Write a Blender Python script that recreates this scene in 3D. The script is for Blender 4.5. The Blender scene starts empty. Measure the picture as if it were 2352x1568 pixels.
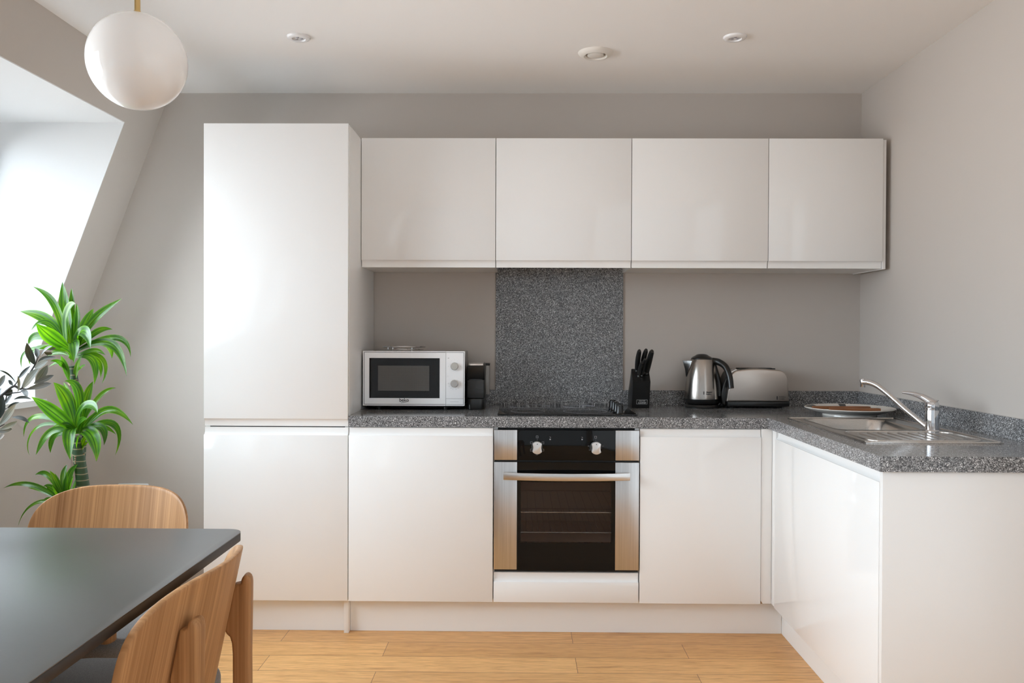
import bpy, bmesh, math, random
from mathutils import Vector, Matrix, Euler
rnd = random.Random(7)
SC = bpy.context.scene
COL = SC.collection

# ------------------------------------------------------------------ materials
def new_mat(name):
    m = bpy.data.materials.new(name); m.use_nodes = True
    nt = m.node_tree
    return m, nt, nt.nodes['Principled BSDF']

def setp(b, **k):
    names = dict(base='Base Color', rough='Roughness', metal='Metallic', spec='Specular IOR Level', ior='IOR',
                 trans='Transmission Weight', alpha='Alpha', coat='Coat Weight', coatr='Coat Roughness',
                 aniso='Anisotropic', sheen='Sheen Weight', sss='Subsurface Weight')
    for a, v in k.items():
        s = b.inputs[names[a]]
        s.default_value = (*v, 1) if a == 'base' else v

def simple(name, base, rough=.5, **k):
    m, nt, b = new_mat(name); setp(b, base=base, rough=rough, **k); return m

def node(nt, t, **k):
    n = nt.nodes.new(t)
    for a, v in k.items(): setattr(n, a, v)
    return n

def coords(nt, scale=(1, 1, 1), loc=(0, 0, 0), rot=(0, 0, 0), out='Object'):
    tc = node(nt, 'ShaderNodeTexCoord'); mp = node(nt, 'ShaderNodeMapping')
    mp.inputs['Scale'].default_value = scale; mp.inputs['Location'].default_value = loc
    mp.inputs['Rotation'].default_value = rot
    nt.links.new(tc.outputs[out], mp.inputs['Vector'])
    return mp.outputs['Vector']

def noise(nt, vec, scale, detail=2, rough=.5, dist=0):
    n = node(nt, 'ShaderNodeTexNoise'); n.inputs['Scale'].default_value = scale
    n.inputs['Detail'].default_value = detail; n.inputs['Roughness'].default_value = rough
    n.inputs['Distortion'].default_value = dist
    nt.links.new(vec, n.inputs['Vector']); return n.outputs['Fac']

def ramp(nt, fac, stops, interp='LINEAR'):
    r = node(nt, 'ShaderNodeValToRGB'); cr = r.color_ramp; cr.interpolation = interp
    while len(cr.elements) > 1: cr.elements.remove(cr.elements[-1])
    cr.elements[0].position = stops[0][0]; cr.elements[0].color = (*stops[0][1], 1)
    for p, c in stops[1:]:
        e = cr.elements.new(p); e.color = (*c, 1)
    nt.links.new(fac, r.inputs['Fac']); return r.outputs['Color']

def mix(nt, a, b, fac, mode='MIX'):
    n = node(nt, 'ShaderNodeMix', data_type='RGBA', blend_type=mode)
    for i, v in ((6, a), (7, b)):
        if isinstance(v, tuple): n.inputs[i].default_value = (*v, 1)
        else: nt.links.new(v, n.inputs[i])
    if isinstance(fac, (int, float)): n.inputs[0].default_value = fac
    else: nt.links.new(fac, n.inputs[0])
    return n.outputs[2]

def bump(nt, b, h, strength, dist=.001):
    n = node(nt, 'ShaderNodeBump'); n.inputs['Strength'].default_value = strength
    n.inputs['Distance'].default_value = dist
    nt.links.new(h, n.inputs['Height']); nt.links.new(n.outputs['Normal'], b.inputs['Normal'])

def plaster(name, col):
    m, nt, b = new_mat(name); setp(b, base=col, rough=.85, spec=.25)
    v = coords(nt); n = noise(nt, v, 160, 3)
    bump(nt, b, n, .12, .0008); return m

M = {}
M['wall'] = plaster('taupe_wall_paint', (.53, .485, .445))
M['ceil'] = plaster('white_ceiling_paint', (.90, .89, .88))
M['reveal'] = plaster('white_reveal_paint', (.76, .76, .755))
M['gloss'] = simple('white_gloss_lacquer', (.87, .865, .855), .07, spec=.5)
M['lip'] = simple('white_lip_lacquer', (.88, .875, .865), .2)
M['satin'] = simple('white_satin_board', (.84, .83, .815), .32)
M['plinth'] = simple('white_plinth_board', (.85, .845, .83), .3)
M['upvc'] = simple('white_window_frame', (.85, .86, .87), .25)
M['plastic_white'] = simple('white_plastic', (.85, .85, .86), .25)
M['black_plastic'] = simple('black_plastic', (.008, .008, .008), .28)
M['black_matt'] = simple('black_matt', (.012, .012, .012), .5)
M['black_gap'] = simple('black_recess', (.004, .004, .004), .6)
M['chrome'] = simple('chrome', (.66, .66, .675), .08, metal=1)
M['chrome_soft'] = simple('soft_chrome', (.72, .71, .70), .18, metal=1)
M['black_glass'] = simple('black_glass', (.005, .005, .005), .03, spec=.22)
M['hob_glass'] = simple('ceramic_hob_glass', (.006, .006, .006), .04, spec=.5)
M['ink'] = simple('dark_print', (.02, .02, .022), .5)
M['ink_grey'] = simple('grey_print', (.28, .28, .30), .5)
M['ink_white'] = simple('white_print', (.55, .55, .55), .5)
M['knob'] = simple('silver_knob', (.66, .65, .64), .3, metal=.55)
M['brass'] = simple('brushed_brass', (.62, .44, .19), .25, metal=1)
M['opal'] = simple('opal_glass', (.86, .84, .82), .05, spec=.4)
M['valve'] = simple('cream_valve_plastic', (.78, .75, .70), .35)
M['porcelain'] = simple('white_porcelain', (.68, .64, .59), .15)
M['pattern'] = simple('dark_glaze', (.012, .016, .018), .12)
M['pot'] = simple('grey_ceramic', (.30, .30, .30), .4)
M['soil'] = simple('potting_soil', (.035, .022, .014), .95)
M['vase'] = simple('black_ceramic', (.012, .011, .011), .12)
M['twig'] = simple('olive_twig', (.055, .05, .045), .7)
M['fridge_seal'] = simple('dark_seal', (.02, .022, .025), .5)
M['tank'] = simple('smoky_tank', (.36, .34, .32), .12)

def brushed(name, col, rough, axis):
    m, nt, b = new_mat(name); setp(b, base=col, metal=1, rough=rough)
    sc = [260, 260, 260]; sc['xyz'.index(axis)] = 3
    v = coords(nt, tuple(sc)); n = noise(nt, v, 1, 3)
    c = ramp(nt, n, [(.3, tuple(x * .9 for x in col)), (.7, tuple(min(1, x * 1.08) for x in col))])
    nt.links.new(c, b.inputs['Base Color']); bump(nt, b, n, .04, .0004)
    return m
M['steel_x'] = brushed('brushed_steel_horizontal', (.66, .64, .615), .26, 'x')
M['steel_z'] = brushed('brushed_steel_vertical', (.60, .59, .585), .30, 'z')
M['sink'] = brushed('satin_sink_steel', (.60, .57, .54), .22, 'y')

def speckle():
    m, nt, b = new_mat('grey_speckled_laminate'); setp(b, rough=.13, spec=.3)
    v = coords(nt)
    vo = node(nt, 'ShaderNodeTexVoronoi'); vo.inputs['Scale'].default_value = 430
    nt.links.new(v, vo.inputs['Vector'])
    sep = node(nt, 'ShaderNodeSeparateColor'); nt.links.new(vo.outputs['Color'], sep.inputs[0])
    c = ramp(nt, sep.outputs[0], [(0, (.06, .06, .062)), (.22, (.14, .14, .143)), (.5, (.27, .27, .275)),
                                  (.80, (.43, .43, .435)), (.94, (.8, .8, .81))], 'CONSTANT')
    n2 = noise(nt, v, 1500, 1)
    c2 = ramp(nt, n2, [(.35, (.6, .6, .6)), (.65, (1.25, 1.25, 1.25))])
    nt.links.new(mix(nt, c, c2, 1.0, 'MULTIPLY'), b.inputs['Base Color'])
    return m
M['stone'] = speckle()

def floor_mat():
    m, nt, b = new_mat('oak_laminate_planks'); setp(b, rough=.34, spec=.4)
    v = coords(nt, (1, 1, 1), (.42, .673, 0))
    br = node(nt, 'ShaderNodeTexBrick'); br.offset = .37; br.offset_frequency = 2
    I = br.inputs
    I['Color1'].default_value = (.0, 0, 0, 1); I['Color2'].default_value = (1, 1, 1, 1)
    I['Mortar'].default_value = (.5, .5, .5, 1); I['Scale'].default_value = 1
    I['Mortar Size'].default_value = .0011; I['Mortar Smooth'].default_value = .2
    I['Brick Width'].default_value = 1.18; I['Row Height'].default_value = .1447
    nt.links.new(v, br.inputs['Vector'])
    tone = ramp(nt, br.outputs['Color'], [(0, (.64, .345, .132)), (1, (.80, .465, .190))])
    # each plank gets its own grain: shift the noise by the plank's random value
    sh = node(nt, 'ShaderNodeVectorMath', operation='MULTIPLY_ADD')
    nt.links.new(br.outputs['Color'], sh.inputs[0]); sh.inputs[1].default_value = (3.1, 7.7, 5.0)
    v2 = coords(nt, (2.2, 34, 1)); nt.links.new(v2, sh.inputs[2])
    g = noise(nt, sh.outputs[0], 1.6, 6, .62, 1.2)
    grain = ramp(nt, g, [(.25, (.60, .50, .42)), (.42, (.88, .84, .80)), (.6, (1.03, 1.03, 1.02)), (.8, (1.12, 1.12, 1.10))])
    c = mix(nt, tone, grain, 1.0, 'MULTIPLY')
    v3 = coords(nt, (14, 260, 1)); g2 = noise(nt, v3, 1, 3, .6)
    fine = ramp(nt, g2, [(.30, (.72, .64, .57)), (.46, (.95, .94, .93)), (.62, (1.06, 1.06, 1.06))])
    c = mix(nt, c, fine, 1.0, 'MULTIPLY')
    c = mix(nt, c, (.14, .07, .03), br.outputs['Fac'])
    nt.links.new(c, b.inputs['Base Color']); bump(nt, b, g, .06, .0006)
    return m
M['floor'] = floor_mat()

def oak(name, lo, hi, axis='z', flat=None):
    m, nt, b = new_mat(name); setp(b, rough=.45, spec=.25)
    sc = [75, 75, 75]; sc['xyz'.index(axis)] = .35
    if flat: sc['xyz'.index(flat)] = 2
    v = coords(nt, tuple(sc)); g = noise(nt, v, 1, 4, .6, .12)
    c = ramp(nt, g, [(.32, lo), (.64, hi)])
    sc = [420, 420, 420]; sc['xyz'.index(axis)] = 2.2
    if flat: sc['xyz'.index(flat)] = 4
    g2 = noise(nt, coords(nt, tuple(sc)), 1, 2)
    f = ramp(nt, g2, [(.36, (.86, .83, .80)), (.56, (1.03, 1.03, 1.03))])
    nt.links.new(mix(nt, c, f, 1.0, 'MULTIPLY'), b.inputs['Base Color'])
    bump(nt, b, g2, .05, .0003)
    return m
M['oak'] = oak('oak_veneer', (.30, .145, .058), (.50, .27, .12), 'z', 'y')
M['oak_solid'] = oak('solid_oak', (.27, .125, .047), (.45, .235, .10))
M['oak_pale'] = oak('pale_oak_face', (.38, .21, .10), (.5, .30, .155))
M['utensil'] = oak('brown_wood', (.16, .062, .025), (.27, .11, .048), 'x')

def fabric():
    m, nt, b = new_mat('grey_wool_fabric'); setp(b, base=(.2, .19, .185), rough=.95, sheen=.3)
    v = coords(nt); n = noise(nt, v, 900, 2)
    c = ramp(nt, n, [(.35, (.15, .145, .14)), (.65, (.30, .29, .28))])
    nt.links.new(c, b.inputs['Base Color']); bump(nt, b, n, .4, .001); return m
M['fabric'] = fabric()

def table_mat():
    m, nt, b = new_mat('black_linoleum_top'); setp(b, rough=.33, spec=.9, ior=1.75)
    n = noise(nt, coords(nt, (120, 900, 60)), 1, 2)
    c = ramp(nt, n, [(.3, (.045, .045, .043)), (.7, (.052, .052, .05))])
    nt.links.new(c, b.inputs['Base Color']); return m
M['table'] = table_mat()
M['table_edge'] = simple('dark_table_edge', (.022, .018, .016), .45)

def leaf_mat(name, mid, edge, back, trans, rough):
    m, nt, b = new_mat(name); setp(b, rough=rough, spec=.5)
    tc = node(nt, 'ShaderNodeTexCoord'); sp = node(nt, 'ShaderNodeSeparateXYZ')
    nt.links.new(tc.outputs['UV'], sp.inputs[0])
    c = ramp(nt, sp.outputs['X'], [(0, edge), (.22, mid), (.42, edge), (.5, tuple(x * .6 for x in mid)), (.58, edge),
                                   (.78, mid), (1, edge)])
    geo = node(nt, 'ShaderNodeNewGeometry')
    nv = noise(nt, coords(nt, (1, 1, 1)), 11, 1)
    tint = ramp(nt, nv, [(.34, (.62, .72, .8)), (.52, (1, 1, 1)), (.68, (1.75, 1.35, .9))])
    c = mix(nt, c, tint, 1.0, 'MULTIPLY')
    c2 = mix(nt, c, back, geo.outputs['Backfacing']) if back else c
    nt.links.new(c2, b.inputs['Base Color'])
    tr = node(nt, 'ShaderNodeBsdfTranslucent')
    nt.links.new(mix(nt, c, (1.8, 1.6, .4), 1.0, 'MULTIPLY'), tr.inputs['Color'])
    ms = node(nt, 'ShaderNodeMixShader'); ms.inputs[0].default_value = trans
    nt.links.new(b.outputs[0], ms.inputs[1]); nt.links.new(tr.outputs[0], ms.inputs[2])
    nt.links.new(ms.outputs[0], nt.nodes['Material Output'].inputs['Surface'])
    return m
M['dracaena'] = leaf_mat('dracaena_leaf', (.028, .115, .018), (.11, .31, .018), None, .46, .25)
M['olive_dark'] = leaf_mat('olive_leaf_upper', (.042, .052, .047), (.058, .07, .063), None, .10, .45)
M['olive_pale'] = leaf_mat('olive_leaf_under', (.19, .18, .135), (.23, .22, .17), None, .2, .6)
M['olive_grey'] = leaf_mat('olive_leaf_grey', (.15, .148, .150), (.19, .187, .19), None, .2, .6)

def cane_mat():
    m, nt, b = new_mat('dracaena_cane'); setp(b, rough=.5)
    w = node(nt, 'ShaderNodeTexWave', wave_type='BANDS', bands_direction='Z')
    w.inputs['Scale'].default_value = 13; w.inputs['Distortion'].default_value = 1.5; w.inputs['Detail'].default_value = 1
    nt.links.new(coords(nt), w.inputs['Vector'])
    c = ramp(nt, w.outputs['Fac'], [(0, (.022, .06, .022)), (.93, (.028, .07, .028)), (.985, (.30, .25, .15))])
    nt.links.new(c, b.inputs['Base Color']); return m
M['cane'] = cane_mat()
M['husk'] = simple('dry_leaf_husk', (.27, .20, .12), .8)

def glass(name, tint, alpha, rough=.02):
    m, nt, b = new_mat(name); setp(b, base=tint, rough=rough, alpha=alpha, spec=.5); return m
M['oven_window'] = glass('smoked_oven_glass', (.03, .02, .016), .28)
M['mw_window'] = glass('smoked_microwave_glass', (.012, .011, .011), .32)
M['pane'] = None
def pane_mat():
    m, nt, b = new_mat('clear_window_glass')
    g = node(nt, 'ShaderNodeBsdfGlossy'); g.inputs['Roughness'].default_value = 0
    t = node(nt, 'ShaderNodeBsdfTransparent'); f = node(nt, 'ShaderNodeFresnel'); f.inputs[0].default_value = 1.3
    ms = node(nt, 'ShaderNodeMixShader')
    nt.links.new(f.outputs[0], ms.inputs[0]); nt.links.new(t.outputs[0], ms.inputs[1]); nt.links.new(g.outputs[0], ms.inputs[2])
    nt.links.new(ms.outputs[0], nt.nodes['Material Output'].inputs['Surface']); return m
M['pane'] = pane_mat()
def fill_pane_mat(name, v):
    m, nt, b = new_mat(name)
    t = node(nt, 'ShaderNodeBsdfTranslucent'); t.inputs['Color'].default_value = (v, v, v, 1)
    nt.links.new(t.outputs[0], nt.nodes['Material Output'].inputs['Surface']); return m
M['frosted'] = fill_pane_mat('frosted_window_glass', .26); M['frosted_side'] = fill_pane_mat('lighter_frosted_glass', .36)  # diffusing panes of the added windows, dimmed to a soft fill light
M['enamel'] = simple('brown_oven_enamel', (.50, .37, .31), .45)

def mesh_screen():
    m, nt, b = new_mat('perforated_grey_screen'); setp(b, rough=.4)
    w = []
    for d in 'XZ':
        t = node(nt, 'ShaderNodeTexWave', wave_type='BANDS', bands_direction=d); t.inputs['Scale'].default_value = 75
        nt.links.new(coords(nt), t.inputs['Vector']); w.append(t.outputs['Fac'])
    mx = node(nt, 'ShaderNodeMath', operation='MULTIPLY'); nt.links.new(w[0], mx.inputs[0]); nt.links.new(w[1], mx.inputs[1])
    c = ramp(nt, mx.outputs[0], [(.2, (.50, .46, .41)), (.6, (.30, .275, .25))])
    nt.links.new(c, b.inputs['Base Color']); return m
M['screen'] = mesh_screen()

def grid_mat():
    m, nt, b = new_mat('black_grid_plastic'); setp(b, rough=.4)
    cs = []
    for d in 'XZ':
        t = node(nt, 'ShaderNodeTexWave', wave_type='BANDS', bands_direction=d); t.inputs['Scale'].default_value = 60
        nt.links.new(coords(nt), t.inputs['Vector']); cs.append(t.outputs['Fac'])
    mx = node(nt, 'ShaderNodeMath', operation='MAXIMUM'); nt.links.new(cs[0], mx.inputs[0]); nt.links.new(cs[1], mx.inputs[1])
    c = ramp(nt, mx.outputs[0], [(.9, (.004, .004, .004)), (.985, (.07, .07, .07))])
    nt.links.new(c, b.inputs['Base Color']); return m
M['grid'] = grid_mat()

# ------------------------------------------------------------------ geometry
def box(bm, x0, x1, y0, y1, z0, z1, bev=0, seg=2):
    vs = [bm.verts.new((x, y, z)) for x in (x0, x1) for y in (y0, y1) for z in (z0, z1)]
    q = [(0, 1, 3, 2), (4, 6, 7, 5), (0, 4, 5, 1), (2, 3, 7, 6), (0, 2, 6, 4), (1, 5, 7, 3)]
    fs = [bm.faces.new([vs[i] for i in f]) for f in q]
    if bev:
        es = list({e for f in fs for e in f.edges})
        bmesh.ops.bevel(bm, geom=es, offset=bev, segments=seg, profile=.5, affect='EDGES')
    return bm

def B(x0, x1, y0, y1, z0, z1, bev=0, seg=2): return box(bmesh.new(), x0, x1, y0, y1, z0, z1, bev, seg)

def prism(bm, poly, axis, a, b, bev=0, seg=2):
    def P(u, v, w):
        return {'x': (w, u, v), 'y': (u, w, v), 'z': (u, v, w)}[axis]
    A = [bm.verts.new(P(u, v, a)) for u, v in poly]; Bv = [bm.verts.new(P(u, v, b)) for u, v in poly]
    n = len(poly); f1 = bm.faces.new(A); f2 = bm.faces.new(Bv[::-1])
    fs = [f1, f2] + [bm.faces.new([A[i], Bv[i], Bv[(i + 1) % n], A[(i + 1) % n]][::-1]) for i in range(n)]
    bmesh.ops.recalc_face_normals(bm, faces=fs)
    if bev:
        es = list(set(f1.edges) | set(f2.edges))
        bmesh.ops.bevel(bm, geom=es, offset=bev, segments=seg, profile=.5, affect='EDGES')
    return bm

def lathe(bm, prof, c=(0, 0, 0), seg=40, axis='z', a0=0, a1=2 * math.pi):
    full = abs(a1 - a0 - 2 * math.pi) < 1e-6
    n = seg if full else seg + 1
    rings = []
    for r, h in prof:
        ring = []
        if r < 1e-6:
            v = (0, 0, h)
            p = {'z': (0, 0, h), 'y': (0, h, 0), 'x': (h, 0, 0)}[axis]
            vv = bm.verts.new((c[0] + p[0], c[1] + p[1], c[2] + p[2])); ring = [vv] * n
        else:
            for i in range(n):
                a = a0 + (a1 - a0) * i / seg
                u, w = r * math.cos(a), r * math.sin(a)
                p = {'z': (u, w, h), 'y': (u, h, w), 'x': (h, u, w)}[axis]
                ring.append(bm.verts.new((c[0] + p[0], c[1] + p[1], c[2] + p[2])))
        rings.append(ring)
    fs = []
    for A, Bq in zip(rings, rings[1:]):
        for i in range(n if full else n - 1):
            j = (i + 1) % n
            q = []
            for v in (A[i], A[j], Bq[j], Bq[i]):
                if v not in q: q.append(v)
            if len(q) >= 3:
                try: fs.append(bm.faces.new(q))
                except ValueError: pass
    bmesh.ops.recalc_face_normals(bm, faces=bm.faces[:])
    return bm

def tube(bm, pts, rad, seg=12, cap=True, flat=1.0, up=None):
    pts = [Vector(p) for p in pts]
    if isinstance(rad, (int, float)): rad = [rad] * len(pts)
    rings = []; prev = None
    for i, p in enumerate(pts):
        t = (pts[min(i + 1, len(pts) - 1)] - pts[max(i - 1, 0)]).normalized()
        if prev is None:
            ref = Vector(up) if up else (Vector((0, 0, 1)) if abs(t.z) < .9 else Vector((1, 0, 0)))
            n = (ref - t * ref.dot(t)).normalized()
        else:
            n = (prev - t * prev.dot(t)).normalized()
        prev = n; b = t.cross(n)
        rings.append([bm.verts.new(p + rad[i] * (math.cos(a) * n * flat + math.sin(a) * b))
                      for a in [2 * math.pi * k / seg for k in range(seg)]])
    for A, Bq in zip(rings, rings[1:]):
        for k in range(seg):
            bm.faces.new([A[k], A[(k + 1) % seg], Bq[(k + 1) % seg], Bq[k]])
    if cap:
        bm.faces.new(rings[0][::-1]); bm.faces.new(rings[-1])
    bmesh.ops.recalc_face_normals(bm, faces=bm.faces[:])
    return bm

def bez(ps, n):
    ps = [Vector(p) for p in ps]; out = []
    for i in range(n + 1):
        t = i / n; q = ps[:]
        while len(q) > 1: q = [a.lerp(b, t) for a, b in zip(q, q[1:])]
        out.append(q[0])
    return out

def catmull(ps, n=6):
    ps = [Vector(p) for p in ps]; e = [2 * ps[0] - ps[1]] + ps + [2 * ps[-1] - ps[-2]]; out = []
    for i in range(1, len(e) - 2):
        a, b, c, d = e[i - 1:i + 3]
        for k in range(n):
            t = k / n
            out.append(.5 * ((2 * b) + (c - a) * t + (2 * a - 5 * b + 4 * c - d) * t * t + (3 * b - a - 3 * c + d) * t ** 3))
    out.append(ps[-1]); return out

def rrect(cx, cy, hx, hy, r, n=6):
    pts = []
    for sx, sy, a0 in ((1, 1, 0), (-1, 1, 90), (-1, -1, 180), (1, -1, 270)):
        for k in range(n + 1):
            a = math.radians(a0 + 90 * k / n)
            pts.append((cx + sx * (hx - r) + r * math.cos(a), cy + sy * (hy - r) + r * math.sin(a)))
    return pts

def obj(name, bm, mat, parent=None, smooth=True, angle=35, label=None):
    me = bpy.data.meshes.new(name)
    if parent is not None:
        T = parent
        off = Matrix.Identity(4)
        while T is not None:
            off = Matrix.LocRotScale(T.location, T.rotation_euler, None) @ off if True else off
            T = T.parent
        if parent.get('_w', 1): bm.transform(off.inverted())
    bm.normal_update(); bm.to_mesh(me); bm.free()
    me.materials.append(M[mat] if isinstance(mat, str) else mat)
    if smooth:
        me.shade_smooth(); me.set_sharp_from_angle(angle=math.radians(angle))
    o = bpy.data.objects.new(name, me); COL.objects.link(o)
    if parent is not None: o.parent = parent
    if label: o['label'] = label
    return o

def thing(name, label, cat, loc=(0, 0, 0), rz=0, group=None):
    o = bpy.data.objects.new(name, None); COL.objects.link(o); o.empty_display_size = .05
    o.location = loc; o.rotation_euler = (0, 0, rz); o['label'] = label; o['category'] = cat
    if group: o['group'] = group
    return o

def tag(o, label, cat, group=None):
    o['label'] = label; o['category'] = cat
    if group: o['group'] = group
    return o

def struct(name, bm, mat, parent=None, smooth=False):
    o = obj(name, bm, mat, parent, smooth=smooth)
    if parent is None: o['kind'] = 'structure'
    return o

def text_bm(s, size, mat4, depth=.0004, shear=0, bold=0, spacing=1):
    cu = bpy.data.curves.new('lettering', 'FONT'); cu.body = s; cu.size = size; cu.align_x = 'CENTER'; cu.align_y = 'CENTER'
    cu.extrude = depth; cu.shear = shear; cu.offset = bold; cu.space_character = spacing; cu.resolution_u = 3
    o = bpy.data.objects.new('lettering', cu); COL.objects.link(o)
    dg = bpy.context.evaluated_depsgraph_get(); me = o.evaluated_get(dg).to_mesh()
    bm = bmesh.new(); bm.from_mesh(me); o.evaluated_get(dg).to_mesh_clear()
    bpy.data.objects.remove(o); bpy.data.curves.remove(cu)
    bm.transform(mat4); return bm

def facing(x, y, z):      # text standing in a plane that faces -Y
    return Matrix.Translation((x, y, z)) @ Matrix.Rotation(math.pi / 2, 4, 'X')

def join(bm, other):
    me = bpy.data.meshes.new('t'); other.to_mesh(me); other.free(); bm.from_mesh(me); bpy.data.meshes.remove(me); return bm

# ------------------------------------------------------------------ room
ZC, XR, YB = 2.403, 1.739, -5.6
struct('floor', B(-2.9, 1.95, YB - .2, .2, -.12, 0), 'floor')
struct('ceiling', B(-1.75, 1.95, YB - .2, .2, ZC, ZC + .12), 'ceil')
struct('wall_back', B(-2.9, 1.95, 0, .15, 0, ZC), 'wall')
QY0, QY1, QZ0, QZ1 = -5.4, -2.3, .08, 2.25
bm = B(XR, XR + .15, QY1, 0, 0, ZC); box(bm, XR, XR + .15, YB, QY0, 0, ZC); box(bm, XR, XR + .15, QY0, QY1, 0, QZ0); box(bm, XR, XR + .15, QY0, QY1, QZ1, ZC)
struct('wall_right', bm, 'wall')
w = bpy.data.objects.new('window_4', None); COL.objects.link(w); w['kind'] = 'structure'; w.location = (XR + .08, (QY0 + QY1) / 2, QZ0)  # added window out of view, guessed to light the left side
obj('pane', B(XR + .07, XR + .08, QY0, QY1, QZ0, QZ1), 'frosted_side', w)
KX, KZ, SX = -2.08, 1.113, -1.595
def slope_x(z): return SX - .376 * (ZC - z)
OUT = [(-2.95, 0), (-2.95, .70), (-2.30, ZC)]
full = [(SX, ZC), (KX, KZ), (KX, 0)] + OUT
ZS, ZT = .914, 2.19                   # under the sill, top of the opening
gx = lambda z: -2.236 - .376 * (2.19 - z)   # plane of the glazing
openings = [(-2.95, -.288), (-5.35, -3.35)]  # second opening, beside the camera, is added to match the light
bm = bmesh.new(); y = 0
for a, b in openings:
    prism(bm, full, 'y', b, y)
    prism(bm, [(KX, ZS), (KX, 0), (-2.95, 0), (-2.95, ZS - .22)], 'y', a, b)
    prism(bm, [(SX, ZC), (slope_x(ZT), ZT), (-2.36, ZT), (-2.30, ZC)], 'y', a, b)
    y = a
prism(bm, full, 'y', YB, y)
struct('wall_left', bm, 'wall')
for i, (a, b) in enumerate(openings):
    bm = bmesh.new(); e = .004
    prism(bm, [(slope_x(ZT) - .001, ZT), (slope_x(ZT) - .001, ZT - e), (gx(ZT) , ZT - e), (gx(ZT), ZT)], 'y', a, b)
    side = [(slope_x(ZT) - .001, ZT - e), (KX - .001, KZ), (KX - .001, ZS + .026), (gx(ZS), ZS + .026), (gx(ZT), ZT - e)]
    prism(bm, side, 'y', b - e, b); prism(bm, side, 'y', a, a + e)
    struct('trim_%d' % (i + 1), bm, 'reveal')
    w = bpy.data.objects.new('window_%d' % (i + 1), None); COL.objects.link(w); w['kind'] = 'structure'
    w.location = (gx(ZS), (a + b) / 2, ZS)
    obj('window_sill', prism(bmesh.new(), [(-2.052, ZS), (-2.056, ZS + .026), (gx(ZS) + .02, ZS + .026), (gx(ZS) + .02, ZS)], 'y',
                             a + (.006 if i else -.03), b + .05, .004), 'upvc', w)
    bm = bmesh.new()
    def bar(z0, z1, y0, y1, t=.05):
        prism(bm, [(gx(z0), z0), (gx(z1), z1), (gx(z1) - t, z1), (gx(z0) - t, z0)], 'y', y0, y1)
    bar(ZS + .03, ZS + .09, a + .006, b - .006); bar(ZT - .065, ZT - .006, a + .006, b - .006)
    bar(ZS + .09, ZT - .065, (a + b) / 2 - .04, (a + b) / 2 + .04)
    bar(ZS + .09, ZT - .065, a + .006, a + .06); bar(ZS + .09, ZT - .065, b - .06, b - .006)
    obj('window_frame', bm, 'upvc', w)
    bm = bmesh.new()
    prism(bm, [(gx(ZS + .09) - .02, ZS + .09), (gx(ZT - .065) - .02, ZT - .065), (gx(ZT - .065) - .026, ZT - .065), (gx(ZS + .09) - .026, ZS + .09)],
          'y', a + .06, b - .06)
    obj('pane', bm, 'pane', w)
# rear wall, behind the camera
RX0, RX1, RZ0, RZ1 = -1.85, 1.60, .08, 2.33
bm = bmesh.new()
box(bm, -2.9, RX0, YB - .2, YB, 0, ZC); box(bm, RX1, 1.95, YB - .2, YB, 0, ZC)
box(bm, RX0, RX1, YB - .2, YB, 0, RZ0); box(bm, RX0, RX1, YB - .2, YB, RZ1, ZC)
struct('wall_front', bm, 'wall')
w = bpy.data.objects.new('window_3', None); COL.objects.link(w); w['kind'] = 'structure'; w.location = ((RX0 + RX1) / 2, YB - .1, RZ0)  # added full-width window, invented as soft fill for the cabinet fronts
obj('pane', B(RX0, RX1, YB - .105, YB - .095, RZ0, RZ1), 'frosted', w)

# ------------------------------------------------------------------ ceiling fittings
def downlight(x, y, label):
    t = thing('recessed_downlight', label, 'ceiling light', (x, y, ZC), 0, 'recessed ceiling downlights')
    obj('trim_ring', lathe(bmesh.new(), [(.024, ZC - .004), (.026, ZC - .0095), (.034, ZC - .0105), (.042, ZC - .007), (.0455, ZC - .001), (.0455, ZC)], (x, y, 0)), 'plastic_white', t)
    l = obj('lens', lathe(bmesh.new(), [(0, ZC - .006), (.0235, ZC - .005), (.0235, ZC - .001)], (x, y, 0)), simple('led_lens', (.66, .66, .68), .15), t)
    bm = bmesh.new()
    for k in range(3):
        a = 2.1 * k + .4; lathe(bm, [(0, ZC - .0085), (.0045, ZC - .007), (.0055, ZC - .0055)], (x + .011 * math.cos(a), y + .011 * math.sin(a), 0), 12)
    obj('led_chip', bm, simple('led_bead', (.3, .3, .34), .1), l)
downlight(-.765, -.752, 'white round recessed downlight above the tall cabinet')
downlight(.938, -.752, 'white round recessed downlight on the right side of the ceiling')
t = thing('air_valve', 'round white extractor valve with a disc centre in the ceiling', 'vent', (.412, -.573, ZC))
obj('valve_ring', lathe(bmesh.new(), [(.040, ZC), (.042, ZC - .010), (.048, ZC - .016), (.058, ZC - .014), (.068, ZC - .007), (.0725, ZC)], (.412, -.573, 0)), 'valve', t)
obj('valve_throat', lathe(bmesh.new(), [(0, ZC - .001), (.0395, ZC - .001)], (.412, -.573, 0)), 'black_gap', t)
obj('valve_disc', lathe(bmesh.new(), [(0, ZC - .016), (.026, ZC - .0155), (.033, ZC - .013), (.034, ZC - .008), (.0, ZC - .007)], (.412, -.573, 0)), 'valve', t)

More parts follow.
